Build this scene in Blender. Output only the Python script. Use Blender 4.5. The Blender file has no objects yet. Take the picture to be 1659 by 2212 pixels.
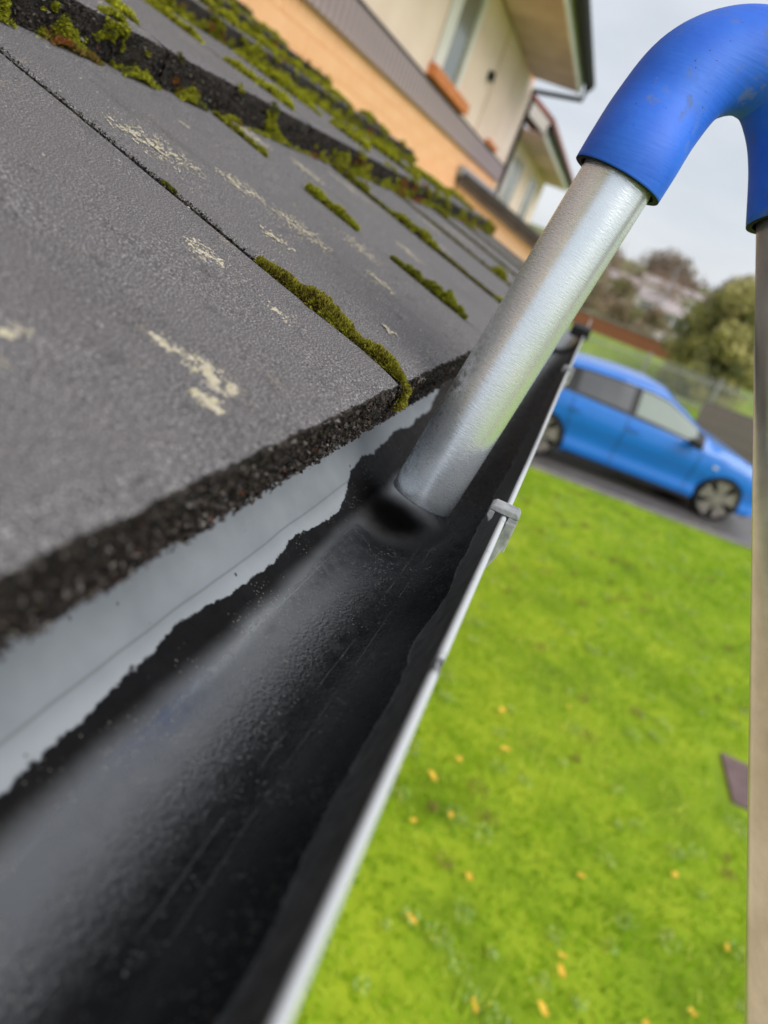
import bpy, math, random
import numpy as np
from mathutils import Vector, Matrix, noise as mnoise
R = math.radians
random.seed(7)
rng = np.random.default_rng(7)
sc = bpy.context.scene
col = sc.collection

# ------------------------------------------------------------------ camera, sky, sun, exposure
H = 2.55                                            # eye height above the lawn
cam_d = bpy.data.cameras.new('camera')
cam = bpy.data.objects.new('camera', cam_d); col.objects.link(cam)
cam.matrix_world = Matrix(((0.28356, 0.28976, -0.91413, 0), (-0.89968, 0.41033, -0.14901, 0),
                           (0.33192, 0.86468, 0.37705, H), (0, 0, 0, 1)))
cam_d.sensor_fit = 'HORIZONTAL'; cam_d.sensor_width = 36; cam_d.lens = 36 * 1549 / 1659
cam_d.clip_start = 0.01; cam_d.clip_end = 4000
cam_d.dof.use_dof = True; cam_d.dof.focus_distance = 0.36; cam_d.dof.aperture_fstop = 8.5
sc.camera = cam

SUN_EL, SUN_AZ = R(44), R(246)                      # azimuth counter-clockwise from +x
world = bpy.data.worlds.new('World'); sc.world = world; world.use_nodes = True
nt = world.node_tree; nt.nodes.clear()
N = nt.nodes.new; LK = nt.links.new
wo = N('ShaderNodeOutputWorld'); bg = N('ShaderNodeBackground'); bg.inputs['Strength'].default_value = 0.10
sky = N('ShaderNodeTexSky'); sky.sky_type = 'NISHITA'; sky.sun_disc = False
sky.sun_elevation = SUN_EL; sky.sun_rotation = R(90) - SUN_AZ; sky.air_density = 1.0; sky.dust_density = 2.0
tc = N('ShaderNodeTexCoord'); mp = N('ShaderNodeMapping'); mp.inputs['Scale'].default_value = (1, 1, 3.2)
nz = N('ShaderNodeTexNoise'); nz.inputs['Scale'].default_value = 2.6; nz.inputs['Detail'].default_value = 5
nz.inputs['Roughness'].default_value = 0.55
cr = N('ShaderNodeValToRGB')
cr.color_ramp.elements[0].position = 0.34; cr.color_ramp.elements[0].color = (5.0, 5.3, 5.75, 1)
cr.color_ramp.elements[1].position = 0.66; cr.color_ramp.elements[1].color = (6.2, 6.4, 6.7, 1)
mx = N('ShaderNodeMix'); mx.data_type = 'RGBA'; mx.inputs['Factor'].default_value = 0.86
LK(tc.outputs['Generated'], mp.inputs['Vector']); LK(mp.outputs[0], nz.inputs['Vector']); LK(nz.outputs[0], cr.inputs[0])
LK(sky.outputs[0], mx.inputs[6]); LK(cr.outputs[0], mx.inputs[7]); LK(mx.outputs[2], bg.inputs['Color'])
LK(bg.outputs[0], wo.inputs['Surface'])

sun_d = bpy.data.lights.new('sun', 'SUN'); sun_d.energy = 1.5; sun_d.angle = R(45); sun_d.color = (1, 0.97, 0.92)
sun = bpy.data.objects.new('sun', sun_d); col.objects.link(sun)
sdir = Vector((math.cos(SUN_EL) * math.cos(SUN_AZ), math.cos(SUN_EL) * math.sin(SUN_AZ), math.sin(SUN_EL)))
sun.rotation_euler = sdir.to_track_quat('Z', 'Y').to_euler(); sun.location = sdir * 30

vs = sc.view_settings
vs.view_transform = 'Standard'; vs.look = 'None'; vs.exposure = 0.50; vs.gamma = 1; vs.use_curve_mapping = False

# ------------------------------------------------------------------ helpers
def S(r, g, b):
    f = lambda c: (c / 255 / 12.92) if c <= 10 else ((c / 255 + 0.055) / 1.055) ** 2.4
    return (f(r), f(g), f(b), 1)

def tag(o, label=None, cat=None, group=None, kind=None):
    if label: o['label'] = label
    if cat: o['category'] = cat
    if group: o['group'] = group
    if kind: o['kind'] = kind
    return o

def empty(name, loc=(0, 0, 0), rz=0):
    o = bpy.data.objects.new(name, None); col.objects.link(o)
    o.location = loc; o.rotation_euler = (0, 0, rz); o.empty_display_size = 0.1
    return o

class MB:
    """collects faces, then links them as one mesh object"""
    def __init__(s): s.v = []; s.f = []; s.m = []
    def add(s, vs, fs, mi=0):
        b = len(s.v); s.v += [tuple(p) for p in vs]; s.f += [tuple(b + i for i in q) for q in fs]; s.m += [mi] * len(fs); return s
    def box(s, x0, x1, y0, y1, z0, z1, mi=0):
        return s.add([(x0,y0,z0),(x1,y0,z0),(x1,y1,z0),(x0,y1,z0),(x0,y0,z1),(x1,y0,z1),(x1,y1,z1),(x0,y1,z1)],
                     [(0,3,2,1),(4,5,6,7),(0,1,5,4),(1,2,6,5),(2,3,7,6),(3,0,4,7)], mi)
    def prism(s, poly, axis, a, b, mi=0):
        n = len(poly)
        def P(p, t): return {'x': (t, p[0], p[1]), 'y': (p[0], t, p[1]), 'z': (p[0], p[1], t)}[axis]
        return s.add([P(p, a) for p in poly] + [P(p, b) for p in poly],
                     [tuple(range(n))[::-1], tuple(range(n, 2*n))] + [(i, (i+1) % n, n + (i+1) % n, n + i) for i in range(n)], mi)
    def tube(s, pts, rad, n=12, caps=True, mi=0):
        pts = [Vector(p) for p in pts]
        rads = rad if isinstance(rad, (list, tuple)) else [rad] * len(pts)
        ref = None; rings = []
        for i, p in enumerate(pts):
            t = (pts[min(i+1, len(pts)-1)] - pts[max(i-1, 0)]).normalized()
            if ref is None: ref = t.orthogonal().normalized()
            ref = (ref - t * ref.dot(t)).normalized(); w = t.cross(ref)
            rings.append([p + (ref * math.cos(2*math.pi*k/n) + w * math.sin(2*math.pi*k/n)) * rads[i] for k in range(n)])
        vv = [q for r_ in rings for q in r_]; ff = []
        for i in range(len(pts)-1):
            for k in range(n): ff.append((i*n+k, i*n+(k+1) % n, (i+1)*n+(k+1) % n, (i+1)*n+k))
        if caps: ff.append(tuple(range(n))[::-1]); ff.append(tuple((len(pts)-1)*n+k for k in range(n)))
        return s.add(vv, ff, mi)
    def mesh(s, name, mats, smooth=False):
        me = bpy.data.meshes.new(name); me.from_pydata(s.v, [], s.f); me.update()
        for m in (mats if isinstance(mats, (list, tuple)) else [mats]): me.materials.append(m)
        if max(s.m, default=0): me.polygons.foreach_set('material_index', s.m)
        if smooth: me.polygons.foreach_set('use_smooth', [True] * len(me.polygons))
        return me
    def build(s, name, mats, parent=None, smooth=False, loc=None):
        return place(s.mesh(name, mats, smooth), name, parent, loc)

def place(me, name, parent=None, loc=None, rot=None, scale=None):
    o = bpy.data.objects.new(name, me); col.objects.link(o)
    if parent: o.parent = parent
    if loc is not None: o.location = loc
    if rot is not None: o.rotation_euler = rot
    if scale is not None: o.scale = scale
    return o

def bevel(o, w=0.003, seg=2):
    b = o.modifiers.new('bevel', 'BEVEL'); b.width = w; b.segments = seg; b.limit_method = 'ANGLE'; return o

def soup(name, verts, nper, mats, colors=None, parent=None, smooth=False):
    """mesh of many separate small polygons given as one (n*nper,3) array"""
    verts = np.asarray(verts, dtype=np.float32).reshape(-1, 3); nv = len(verts); nf = nv // nper
    me = bpy.data.meshes.new(name)
    me.vertices.add(nv); me.vertices.foreach_set('co', verts.ravel())
    me.loops.add(nv); me.loops.foreach_set('vertex_index', np.arange(nv, dtype=np.int32))
    me.polygons.add(nf); me.polygons.foreach_set('loop_start', np.arange(nf, dtype=np.int32) * nper)
    me.update(calc_edges=True)
    if colors is not None:
        a = me.color_attributes.new('tint', 'FLOAT_COLOR', 'POINT')
        c = np.ones((nv, 4), dtype=np.float32); c[:, :3] = np.repeat(np.asarray(colors), nper, axis=0)
        a.data.foreach_set('color', c.ravel())
    me.materials.append(mats)
    return place(me, name, parent)

# ---- material builder
class NT:
    def __init__(s, name):
        s.m = bpy.data.materials.new(name); s.m.use_nodes = True; s.t = s.m.node_tree
        s.p = s.t.nodes['Principled BSDF']; s.co = None
    def n(s, typ, **kw):
        x = s.t.nodes.new('ShaderNode' + typ)
        for k, v in kw.items(): setattr(x, k, v)
        return x
    def lk(s, a, b): s.t.links.new(a, b)
    def coord(s, scale=None):
        if s.co is None: s.co = s.n('TexCoord').outputs['Object']
        if scale is None: return s.co
        mp = s.n('Mapping'); mp.inputs['Scale'].default_value = scale; s.lk(s.co, mp.inputs['Vector']); return mp.outputs[0]
    def noise(s, scale, detail=3, rough=0.6, stretch=None, dist=0):
        x = s.n('TexNoise'); x.inputs['Scale'].default_value = scale; x.inputs['Detail'].default_value = detail
        x.inputs['Roughness'].default_value = rough; x.inputs['Distortion'].default_value = dist
        s.lk(s.coord(stretch), x.inputs['Vector']); return x.outputs[0]
    def voro(s, scale, out='Distance', stretch=None):
        x = s.n('TexVoronoi'); x.inputs['Scale'].default_value = scale; s.lk(s.coord(stretch), x.inputs['Vector']); return x.outputs[out]
    def val(s, a, sock):
        if isinstance(a, (int, float)): sock.default_value = a
        elif isinstance(a, tuple): sock.default_value = a
        else: s.lk(a, sock)
    def math(s, op, a, b=0.0, c=0.0):
        x = s.n('Math', operation=op); s.val(a, x.inputs[0]); s.val(b, x.inputs[1]); s.val(c, x.inputs[2]); return x.outputs[0]
    def step(s, v, lo, hi, t0=0.0, t1=1.0):
        x = s.n('MapRange', interpolation_type='SMOOTHSTEP'); s.val(v, x.inputs[0]); s.val(lo, x.inputs[1]); s.val(hi, x.inputs[2])
        s.val(t0, x.inputs[3]); s.val(t1, x.inputs[4]); return x.outputs[0]
    def ramp(s, v, stops):
        x = s.n('ValToRGB'); e = x.color_ramp.elements
        while len(e) < len(stops): e.new(0.5)
        for i, (p, c) in enumerate(stops): e[i].position = p; e[i].color = c
        s.lk(v, x.inputs[0]); return x.outputs[0]
    def mix(s, f, a, b, blend='MIX'):
        x = s.n('Mix', data_type='RGBA', blend_type=blend); s.val(f, x.inputs[0]); s.val(a, x.inputs[6]); s.val(b, x.inputs[7]); return x.outputs[2]
    def bump(s, h, dist, strength=1.0, prev=None):
        x = s.n('Bump'); x.inputs['Distance'].default_value = dist; x.inputs['Strength'].default_value = strength
        s.lk(h, x.inputs['Height'])
        if prev is not None: s.lk(prev, x.inputs['Normal'])
        return x.outputs[0]
    def done(s, base=None, rough=None, metal=None, normal=None, **kw):
        for v, k in ((base, 'Base Color'), (rough, 'Roughness'), (metal, 'Metallic'), (normal, 'Normal')):
            if v is not None: s.val(v, s.p.inputs[k])
        for k, v in kw.items(): s.val(v, s.p.inputs[k])
        return s.m

def plain(name, c1, c2=None, scale=8, rough=0.6, bump=0.0, bscale=None, metal=0.0, detail=4, **kw):
    t = NT(name)
    if c2 is None: c2 = tuple(x * 0.8 for x in c1[:3]) + (1,)
    nz_ = t.noise(scale, detail)
    base = t.ramp(nz_, [(0.3, c2), (0.7, c1)])
    nrm = t.bump(t.noise(bscale or scale * 4, 3), bump) if bump else None
    return t.done(base, rough, metal, nrm, **kw)

def attr_mat(name, rough=0.8, trans=0.0):
    t = NT(name); a = t.n('Attribute'); a.attribute_name = 'tint'
    t.done(a.outputs['Color'], rough)
    if trans:
        tr = t.n('BsdfTranslucent'); t.lk(a.outputs['Color'], tr.inputs['Color'])
        ms = t.n('MixShader'); ms.inputs[0].default_value = trans
        t.lk(t.p.outputs[0], ms.inputs[1]); t.lk(tr.outputs[0], ms.inputs[2])
        t.lk(ms.outputs[0], t.t.nodes['Material Output'].inputs['Surface'])
    t.p.inputs['Specular IOR Level'].default_value = 0.25
    return t.m

M = {}
# concrete roof tile: sand-faced grey
t = NT('concrete_tile')
fine = t.noise(1150, 2, 0.75); big = t.noise(9, 4); mid = t.noise(70, 3)
base = t.ramp(fine, [(0.31, S(34, 32, 34)), (0.46, S(90, 87, 90)), (0.58, S(132, 128, 130)), (0.69, S(218, 214, 212))])
base = t.mix(t.step(big, 0.35, 0.7, 0.0, 0.35), base, S(110, 105, 104))
base = t.mix(t.step(mid, 0.58, 0.75, 0.0, 0.45), base, S(62, 59, 58))
lich = t.math('MULTIPLY', t.step(t.noise(28, 4, 0.7), 0.60, 0.68), t.step(t.voro(420), 0.55, 0.25))
base = t.mix(t.math('MULTIPLY', lich, 0.55), base, S(172, 162, 132))
stn = t.noise(5, 5, 0.7, (2.2, 0.6, 1))
base = t.mix(t.step(stn, 0.50, 0.68, 0.0, 0.32), base, S(66, 62, 60))
nr = t.bump(t.math('ADD', fine, t.math('MULTIPLY', mid, 0.5)), 0.0013, 0.8)
M['tile'] = t.done(base, 0.85, 0.0, nr)
# grimy tile edge
t = NT('tile_edge_crust')
g = t.noise(380, 4, 0.8); v = t.voro(520)
base = t.ramp(g, [(0.3, S(16, 13, 12)), (0.5, S(40, 33, 29)), (0.62, S(74, 62, 54)), (0.75, S(130, 118, 110))])
base = t.mix(t.step(t.noise(40, 3), 0.58, 0.72, 0, 0.6), base, S(52, 50, 30))
nr = t.bump(t.math('ADD', g, t.math('MULTIPLY', v, -0.8)), 0.003, 1.0)
M['edge'] = t.done(base, 0.7, 0.0, nr)
M['moss'] = attr_mat('moss', 0.9, 0.15)
M['lichen'] = attr_mat('lichen', 0.95)
M['grain'] = attr_mat('grit', 0.55)
M['deck'] = plain('roof_timber', S(70, 60, 50), rough=0.8, scale=12)

# gutter plastic with a dark film of sludge in the channel
t = NT('gutter_plastic')
sx = t.n('SeparateXYZ'); t.lk(t.coord(), sx.inputs[0]); gx, gy, gz = sx.outputs
a = t.math('ARCTAN2', t.math('MULTIPLY', gz, -1.0), gy)                 # 0 back rim, pi/2 bottom, pi front rim
rad = t.math('SQRT', t.math('ADD', t.math('MULTIPLY', gy, gy), t.math('MULTIPLY', gz, gz)))
n1 = t.noise(22, 2, 0.5); n2 = t.noise(150, 4, 0.7); n3 = t.noise(700, 2)
rag = t.math('ADD', t.math('MULTIPLY', t.math('SUBTRACT', n1, 0.5), 0.30), t.math('MULTIPLY', t.math('SUBTRACT', n2, 0.5), 0.11))
lo = t.math('ADD', 0.97, rag)
lo = t.math('SUBTRACT', lo, t.step(gx, 0.365, 0.42, 0.0, 0.26))
lo = t.math('SUBTRACT', lo, t.step(gx, 0.60, 0.85, 0.0, 0.6))
film_lo = t.step(t.math('SUBTRACT', a, lo), -0.006, 0.012)
hi = t.math('ADD', 2.52, t.math('MULTIPLY', rag, 0.9))
film_hi = t.step(t.math('SUBTRACT', hi, a), -0.01, 0.015)
inside = 1.0
grey = t.ramp(t.noise(12, 4), [(0.3, S(120, 126, 132)), (0.7, S(154, 160, 166))])
grey = t.mix(t.step(n2, 0.68, 0.74, 0, 0.5), grey, S(80, 84, 88))
grey = t.mix(t.step(t.math('ABSOLUTE', t.math('SUBTRACT', a, t.math('ADD', 0.80, t.math('MULTIPLY', n1, 0.06)))), 0.016, 0.004, 0, 0.5), grey, S(96, 100, 104))
grey = t.mix(t.step(a, 0.80, 0.98, 0, 0.5), grey, S(178, 184, 190))
spot = t.math('MULTIPLY', t.step(t.voro(95), 0.10, 0.06), t.step(t.noise(30, 1), 0.56, 0.6))
grey = t.mix(spot, grey, S(50, 48, 46))
bandf = t.ramp(t.noise(160, 4), [(0.35, S(60, 60, 61)), (0.7, S(90, 90, 91))])
sludge = t.ramp(t.noise(60, 4), [(0.3, S(10, 10, 11)), (0.7, S(24, 24, 26))])
sludge = t.mix(t.step(gx, 0.42, 0.75, 0, 0.8), sludge, S(48, 42, 37))
spk = t.math('MULTIPLY', t.step(t.voro(520), 0.24, 0.12), t.step(t.noise(40, 4, 0.7), 0.48, 0.58))
sludge = t.mix(t.math('MULTIPLY', spk, 0.6), sludge, S(160, 158, 148))
pat = t.math('MULTIPLY', t.step(t.noise(38, 3, 0.8), 0.665, 0.70), t.step(t.voro(300), 0.6, 0.3))
sludge = t.mix(t.math('MULTIPLY', pat, 0.7), sludge, S(150, 146, 112))
wob = t.math('MULTIPLY', t.math('SUBTRACT', t.noise(7, 3), 0.5), 0.10)
for c_, w_ in ((1.93, 0.006), (2.06, 0.004), (1.30, 0.003)):
    dl = t.math('ABSOLUTE', t.math('ADD', t.math('SUBTRACT', a, c_), wob))
    line = t.math('MULTIPLY', t.step(dl, w_, w_ * 0.4), t.step(t.noise(35, 2), 0.40, 0.56))
    sludge = t.mix(t.math('MULTIPLY', line, 0.5), sludge, S(120, 120, 122))
film = t.math('MULTIPLY', film_lo, film_hi)
base = t.mix(film_hi, bandf, t.mix(film, grey, sludge))
rimc = t.mix(t.math('MULTIPLY', t.step(t.math('ABSOLUTE', t.math('SUBTRACT', gx, 0.186)), 0.008, 0.003), t.step(n2, 0.42, 0.55)), S(205, 208, 212), S(84, 84, 86))
rimc = t.mix(t.step(t.noise(90, 4, 0.75), 0.60, 0.70, 0, 0.5), rimc, S(128, 130, 132))
base = t.mix(t.step(gz, -0.0012, 0.0), base, rimc)
matte = t.step(t.math('ADD', a, t.math('MULTIPLY', rag, 0.5)), 1.12, 1.30, 0.65, 0.25)
rghf = t.math('ADD', matte, t.math('MULTIPLY', t.math('SUBTRACT', n2, 0.5), 0.35))
rgh = t.mix(t.math('MULTIPLY', film, inside), (0.5, 0.5, 0.5, 1), rghf)
hb = t.math('ADD', t.math('MULTIPLY', t.noise(620, 3, 0.6), t.step(a, 1.30, 1.75)), t.math('MULTIPLY', film, 0.35))
hb = t.math('ADD', hb, t.math('MULTIPLY', spk, 0.6))
nr = t.bump(hb, 0.00028, 0.8)
spec = t.step(t.math('ADD', a, t.math('MULTIPLY', rag, 0.5)), 1.10, 1.30, 0.06, 1.0)
spec = t.math('MULTIPLY', spec, t.step(a, 2.25, 1.80, 0.10, 1.0))
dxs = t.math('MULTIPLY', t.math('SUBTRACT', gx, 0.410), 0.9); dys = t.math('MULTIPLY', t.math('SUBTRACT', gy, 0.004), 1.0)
mouth_shade = t.math('SQRT', t.math('ADD', t.math('MULTIPLY', dxs, dxs), t.math('MULTIPLY', dys, dys)))
mouth_shade = t.step(t.math('ADD', mouth_shade, t.math('MULTIPLY', rag, 0.05)), 0.040, 0.012)     # dark shade under the nozzle mouth, painted into the film
spec = t.math('MULTIPLY', spec, t.math('SUBTRACT', 1.0, t.math('MULTIPLY', mouth_shade, 0.95)))
base = t.mix(t.math('MULTIPLY', mouth_shade, inside), base, S(12, 10, 10))
rgh = t.mix(mouth_shade, rgh, (0.95, 0.95, 0.95, 1))
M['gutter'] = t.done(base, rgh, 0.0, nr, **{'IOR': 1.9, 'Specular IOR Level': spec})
M['bracket'] = plain('bracket_grey', S(184, 186, 189), S(128, 129, 132), scale=120, rough=0.55, bump=0.0006, bscale=300)
M['black_plastic'] = plain('black_plastic', S(20, 20, 21), S(13, 13, 14), scale=20, rough=0.75)

# aluminium tube
t = NT('aluminium')
sx = t.n('SeparateXYZ'); t.lk(t.coord(), sx.inputs[0]); gz = sx.outputs[2]
br = t.noise(90, 3, 0.6, (1, 1, 9)); bl = t.noise(130, 5, 0.8)
base = t.ramp(t.noise(24, 3), [(0.3, S(232, 240, 248)), (0.7, S(244, 249, 255))])
low = t.math('MULTIPLY', t.step(gz, 0.135, 0.06), t.step(gz, 0.004, 0.022))
_q = (Vector((.4366, .0175, 2.6017)) - Vector((.4104, .0482, 2.3988))).to_track_quat('Z', 'Y')
_lv = _q.inverted() @ Vector((.15, 1, 0))                              # the side that rubs on the tiles
left = t.math('ADD', t.math('MULTIPLY', sx.outputs[0], _lv.x), t.math('MULTIPLY', sx.outputs[1], _lv.y))
left = t.step(t.math('ADD', left, t.math('MULTIPLY', t.math('SUBTRACT', bl, 0.5), 0.012)), 0.002, 0.016)
dirt = t.math('MULTIPLY', t.step(bl, 0.42, 0.62), t.math('ADD', t.math('MULTIPLY', t.math('MULTIPLY', low, left), 0.9), 0.03))
base = t.mix(dirt, base, S(70, 66, 62))
base = t.mix(t.math('MULTIPLY', t.step(t.voro(240), 0.09, 0.05), t.step(t.noise(60, 2), 0.6, 0.66)), base, S(60, 55, 50))
rgh = t.math('ADD', t.math('MULTIPLY', br, 0.14), t.math('ADD', 0.20, t.math('MULTIPLY', dirt, 0.25)))
M['alu'] = t.done(base, rgh, t.math('SUBTRACT', 0.74, t.math('MULTIPLY', dirt, 0.5)), t.bump(t.noise(260, 2, 0.5, (1, 1, 6)), 0.0002, 0.5))
t = NT('dull_pole')
b_ = t.ramp(t.noise(40, 4), [(0.3, S(184, 174, 166)), (0.7, S(212, 204, 198))])
M['pole'] = t.done(b_, 0.30, 0.85)
# blue rubber
t = NT('blue_rubber')
base = t.ramp(t.noise(30, 4), [(0.3, S(34, 100, 222)), (0.7, S(52, 122, 240))])
sc1 = t.math('MULTIPLY', t.step(t.noise(75, 4, 0.8, (1, 1, 0.5)), 0.55, 0.66), t.step(t.noise(20, 2), 0.50, 0.62))
base = t.mix(t.math('MULTIPLY', sc1, 0.55), base, S(120, 128, 142))
sp = t.math('MULTIPLY', t.step(t.noise(420, 3, 0.7), 0.66, 0.70), t.step(t.noise(28, 3), 0.52, 0.60))
base = t.mix(sp, base, S(28, 40, 70))
sc2 = t.step(t.noise(60, 3, 0.6, (0.4, 0.4, 2.4)), 0.71, 0.73)
base = t.mix(t.math('MULTIPLY', sc2, 0.6), base, S(170, 176, 186))
nr = t.bump(t.noise(150, 2, 0.5, (0.35, 0.35, 3)), 0.0003, 0.6)
M['rubber'] = t.done(base, t.math('ADD', 0.55, t.math('MULTIPLY', sc1, 0.3)), 0.0, nr)

M['cream'] = plain('cream_render', S(252, 230, 216), S(240, 216, 200), scale=3, rough=0.9, bump=0.004, bscale=80)
M['cream2'] = plain('cream_board', S(246, 222, 208), S(230, 206, 188), scale=2, rough=0.85, bump=0.003, bscale=60)
M['orange'] = plain('orange_brick', S(254, 200, 154), S(248, 188, 140), scale=5, rough=0.9, bump=0.004, bscale=60)
M['peach'] = plain('peach_render', S(255, 226, 202), S(246, 214, 188), scale=3, rough=0.9, bump=0.003)
M['mortar'] = plain('orange_mortar', S(252, 196, 150), S(246, 186, 140), scale=30, rough=0.95)
M['terra'] = plain('terracotta_sill', S(224, 142, 86), S(200, 118, 70), scale=8, rough=0.85)
M['purple'] = plain('mauve_cladding', S(182, 166, 171), S(160, 144, 149), scale=4, rough=0.75)
M['soffit'] = plain('weathered_soffit', S(224, 196, 190), S(184, 156, 148), scale=2.5, rough=0.85)
M['white'] = plain('white_paint', S(240, 238, 234), S(224, 221, 216), scale=5, rough=0.6)
M['glass'] = plain('window_glass', S(130, 136, 130), S(104, 110, 106), scale=1.5, rough=0.12)
M['redtile'] = plain('red_roof_tile', S(168, 92, 66), S(128, 70, 54), scale=6, rough=0.85, bump=0.01, bscale=20)
M['darkroof'] = plain('dark_roof_sheet', S(84, 82, 84), S(62, 60, 62), scale=10, rough=0.8, bump=0.003)
M['lead'] = plain('lead_flashing', S(176, 178, 186), S(150, 152, 160), scale=10, rough=0.5)
M['brick'] = plain('garden_brick', S(170, 108, 80), S(140, 88, 66), scale=4, rough=0.9, bump=0.01)
M['asphalt'] = plain('damp_asphalt', S(120, 117, 117), S(92, 88, 88), scale=1.6, rough=0.3, bump=0.002, bscale=120, detail=8)
M['kerb'] = plain('concrete_kerb', S(150, 146, 140), S(120, 116, 110), scale=5, rough=0.8)
M['slab'] = plain('mauve_paving', S(124, 104, 104), S(104, 86, 86), scale=9, rough=0.8, bump=0.003)
M['steel'] = plain('galvanised_rail', S(176, 174, 176), S(150, 148, 150), scale=6, rough=0.5, metal=0.2)
M['oldwood'] = plain('weathered_board', S(124, 114, 110), S(92, 83, 79), scale=5, rough=0.85)
M['bark'] = plain('bark', S(92, 72, 58), S(64, 50, 42), scale=8, rough=0.9)
M['leaf'] = attr_mat('foliage', 0.7, 0.35)
M['carpaint'] = plain('blue_car_paint', S(0, 124, 226), S(0, 118, 220), scale=2, rough=0.35, **{'Coat Weight': 0.8, 'Coat Roughness': 0.04})
M['carblack'] = plain('car_trim', S(18, 18, 20), S(12, 12, 14), scale=8, rough=0.5)
M['carglass'] = plain('car_glass', S(150, 162, 158), S(138, 150, 146), scale=1, rough=0.15, **{'Specular IOR Level': 0.25})
M['carglass2'] = plain('tinted_car_glass', S(104, 106, 112), S(94, 96, 102), scale=1, rough=0.15, **{'Specular IOR Level': 0.25})
M['tyre'] = plain('tyre_rubber', S(24, 24, 25), S(16, 16, 17), scale=10, rough=0.8)
M['rim'] = plain('alloy_rim', S(176, 168, 164), S(146, 138, 134), scale=8, rough=0.4, metal=0.5)
M['lamp'] = plain('headlamp', S(232, 236, 240), S(214, 218, 222), scale=8, rough=0.1)
M['redlamp'] = plain('tail_lamp', S(150, 16, 20), rough=0.15)
t = NT('lawn_soil')
b_ = t.ramp(t.noise(1.6, 5, 0.65), [(0.3, S(100, 130, 12)), (0.5, S(136, 164, 20)), (0.7, S(164, 182, 36))])
M['lawn'] = t.done(b_, 0.95)
t = NT('far_ground')
b_ = t.ramp(t.noise(0.05, 5, 0.65), [(0.3, S(110, 104, 70)), (0.5, S(120, 128, 62)), (0.7, S(112, 96, 78))])
M['terrain'] = t.done(b_, 0.95)

# ------------------------------------------------------------------ setting: ground, lawn, road, hill
gm = MB().add([(-1500,-1500,-0.012),(1500,-1500,-0.012),(1500,1500,-0.012),(-1500,1500,-0.012)], [(0,1,2,3)])
tag(gm.build('ground', M['terrain']), kind='structure')
def edge_x(y): return 9.86 - 0.2 * y                # where the lawn meets the road
tag(MB().add([(-6,3,0),(-6,-12,0),(edge_x(-12),-12,0),(edge_x(3),3,0)], [(0,1,2,3)]).build('lawn', M['lawn']), kind='structure')
tag(MB().add([(edge_x(12),12,0.004),(edge_x(-40),-40,0.004),(edge_x(-40)+4.6,-40,0.004),(edge_x(12)+4.6,12,0.004)], [(0,1,2,3)]).build('road', M['asphalt']), kind='structure')
kb = MB()
for off in (0.0, 4.6):
    p = [(edge_x(12)+off,12),(edge_x(-40)+off,-40),(edge_x(-40)+off+0.12,-40),(edge_x(12)+off+0.12,12)]
    kb.prism(p, 'z', -0.02, 0.035 if off == 0 else 0.1)
tag(kb.build('kerb', M['kerb']), kind='structure')
tag(MB().add([(edge_x(12)+4.7,12,0.002),(edge_x(-40)+4.7,-40,0.002),(40,-40,0.002),(40,12,0.002)], [(0,1,2,3)]).build('verge_ground', M['lawn']), kind='structure')
tag(MB().add([(23.4,14,.003),(23.4,-14,.003),(29.3,-14,.80),(29.3,14,.80),(31.5,-14,.80),(31.5,14,.80),(36,-14,-.02),(36,14,-.02)], [(0,1,2,3),(3,2,4,5),(5,4,6,7)]).build('grass_bank', M['lawn']), kind='structure')
hv, hf = [], []
nx_, ny_ = 40, 60
for i in range(nx_):
    for j in range(ny_):
        x = 62 + 340 * (i / (nx_-1)) ** 1.4; y = -190 + 330 * j / (ny_-1)
        h = 0.052 * max(0, x - 70) + 1.2 * mnoise.noise(Vector((x*0.02, y*0.02, 0)))
        hv.append((x, y, max(-0.3, h - (0.4 if i == 0 else 0)) if i else -0.4))
for i in range(nx_-1):
    for j in range(ny_-1): hf.append((i*ny_+j, (i+1)*ny_+j, (i+1)*ny_+j+1, i*ny_+j+1))
tag(MB().add(hv, hf).build('hill', M['terrain'], smooth=True), kind='structure')

# ------------------------------------------------------------------ the tiled lean-to roof
TH = R(16); CT, ST = math.cos(TH), math.sin(TH); TT = 0.03; GA = 0.345
AY, AZ = 0.075, H - 0.079
PITCH = [R(16.5), R(14.2), R(13.4), R(13.4), R(13.4)]
ARR = [(AY, AZ)]
for p_ in PITCH[:4]:
    ARR.append((ARR[-1][0] + GA*math.cos(p_) - TT*math.sin(p_), ARR[-1][1] + GA*math.sin(p_) + TT*math.cos(p_)))
def arris(k): return ARR[k]
def on_tile(x, s, k=0, n=0.0):
    y, z = ARR[k]; c_, s_ = math.cos(PITCH[k]), math.sin(PITCH[k]); return Vector((x, y + s * c_ - n * s_, z + s * s_ + n * c_))

roof = tag(empty('lean_to_roof', (0.6, 0.9, 0)), 'grey concrete tiled roof of the lean-to, edged with dark grime and moss', 'roof')
def part(mb, name, mats, parent=roof, **kw):
    o = mb.build(name, mats, parent, **kw); o.matrix_parent_inverse = Matrix.Translation(parent.location).inverted(); return o

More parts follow.
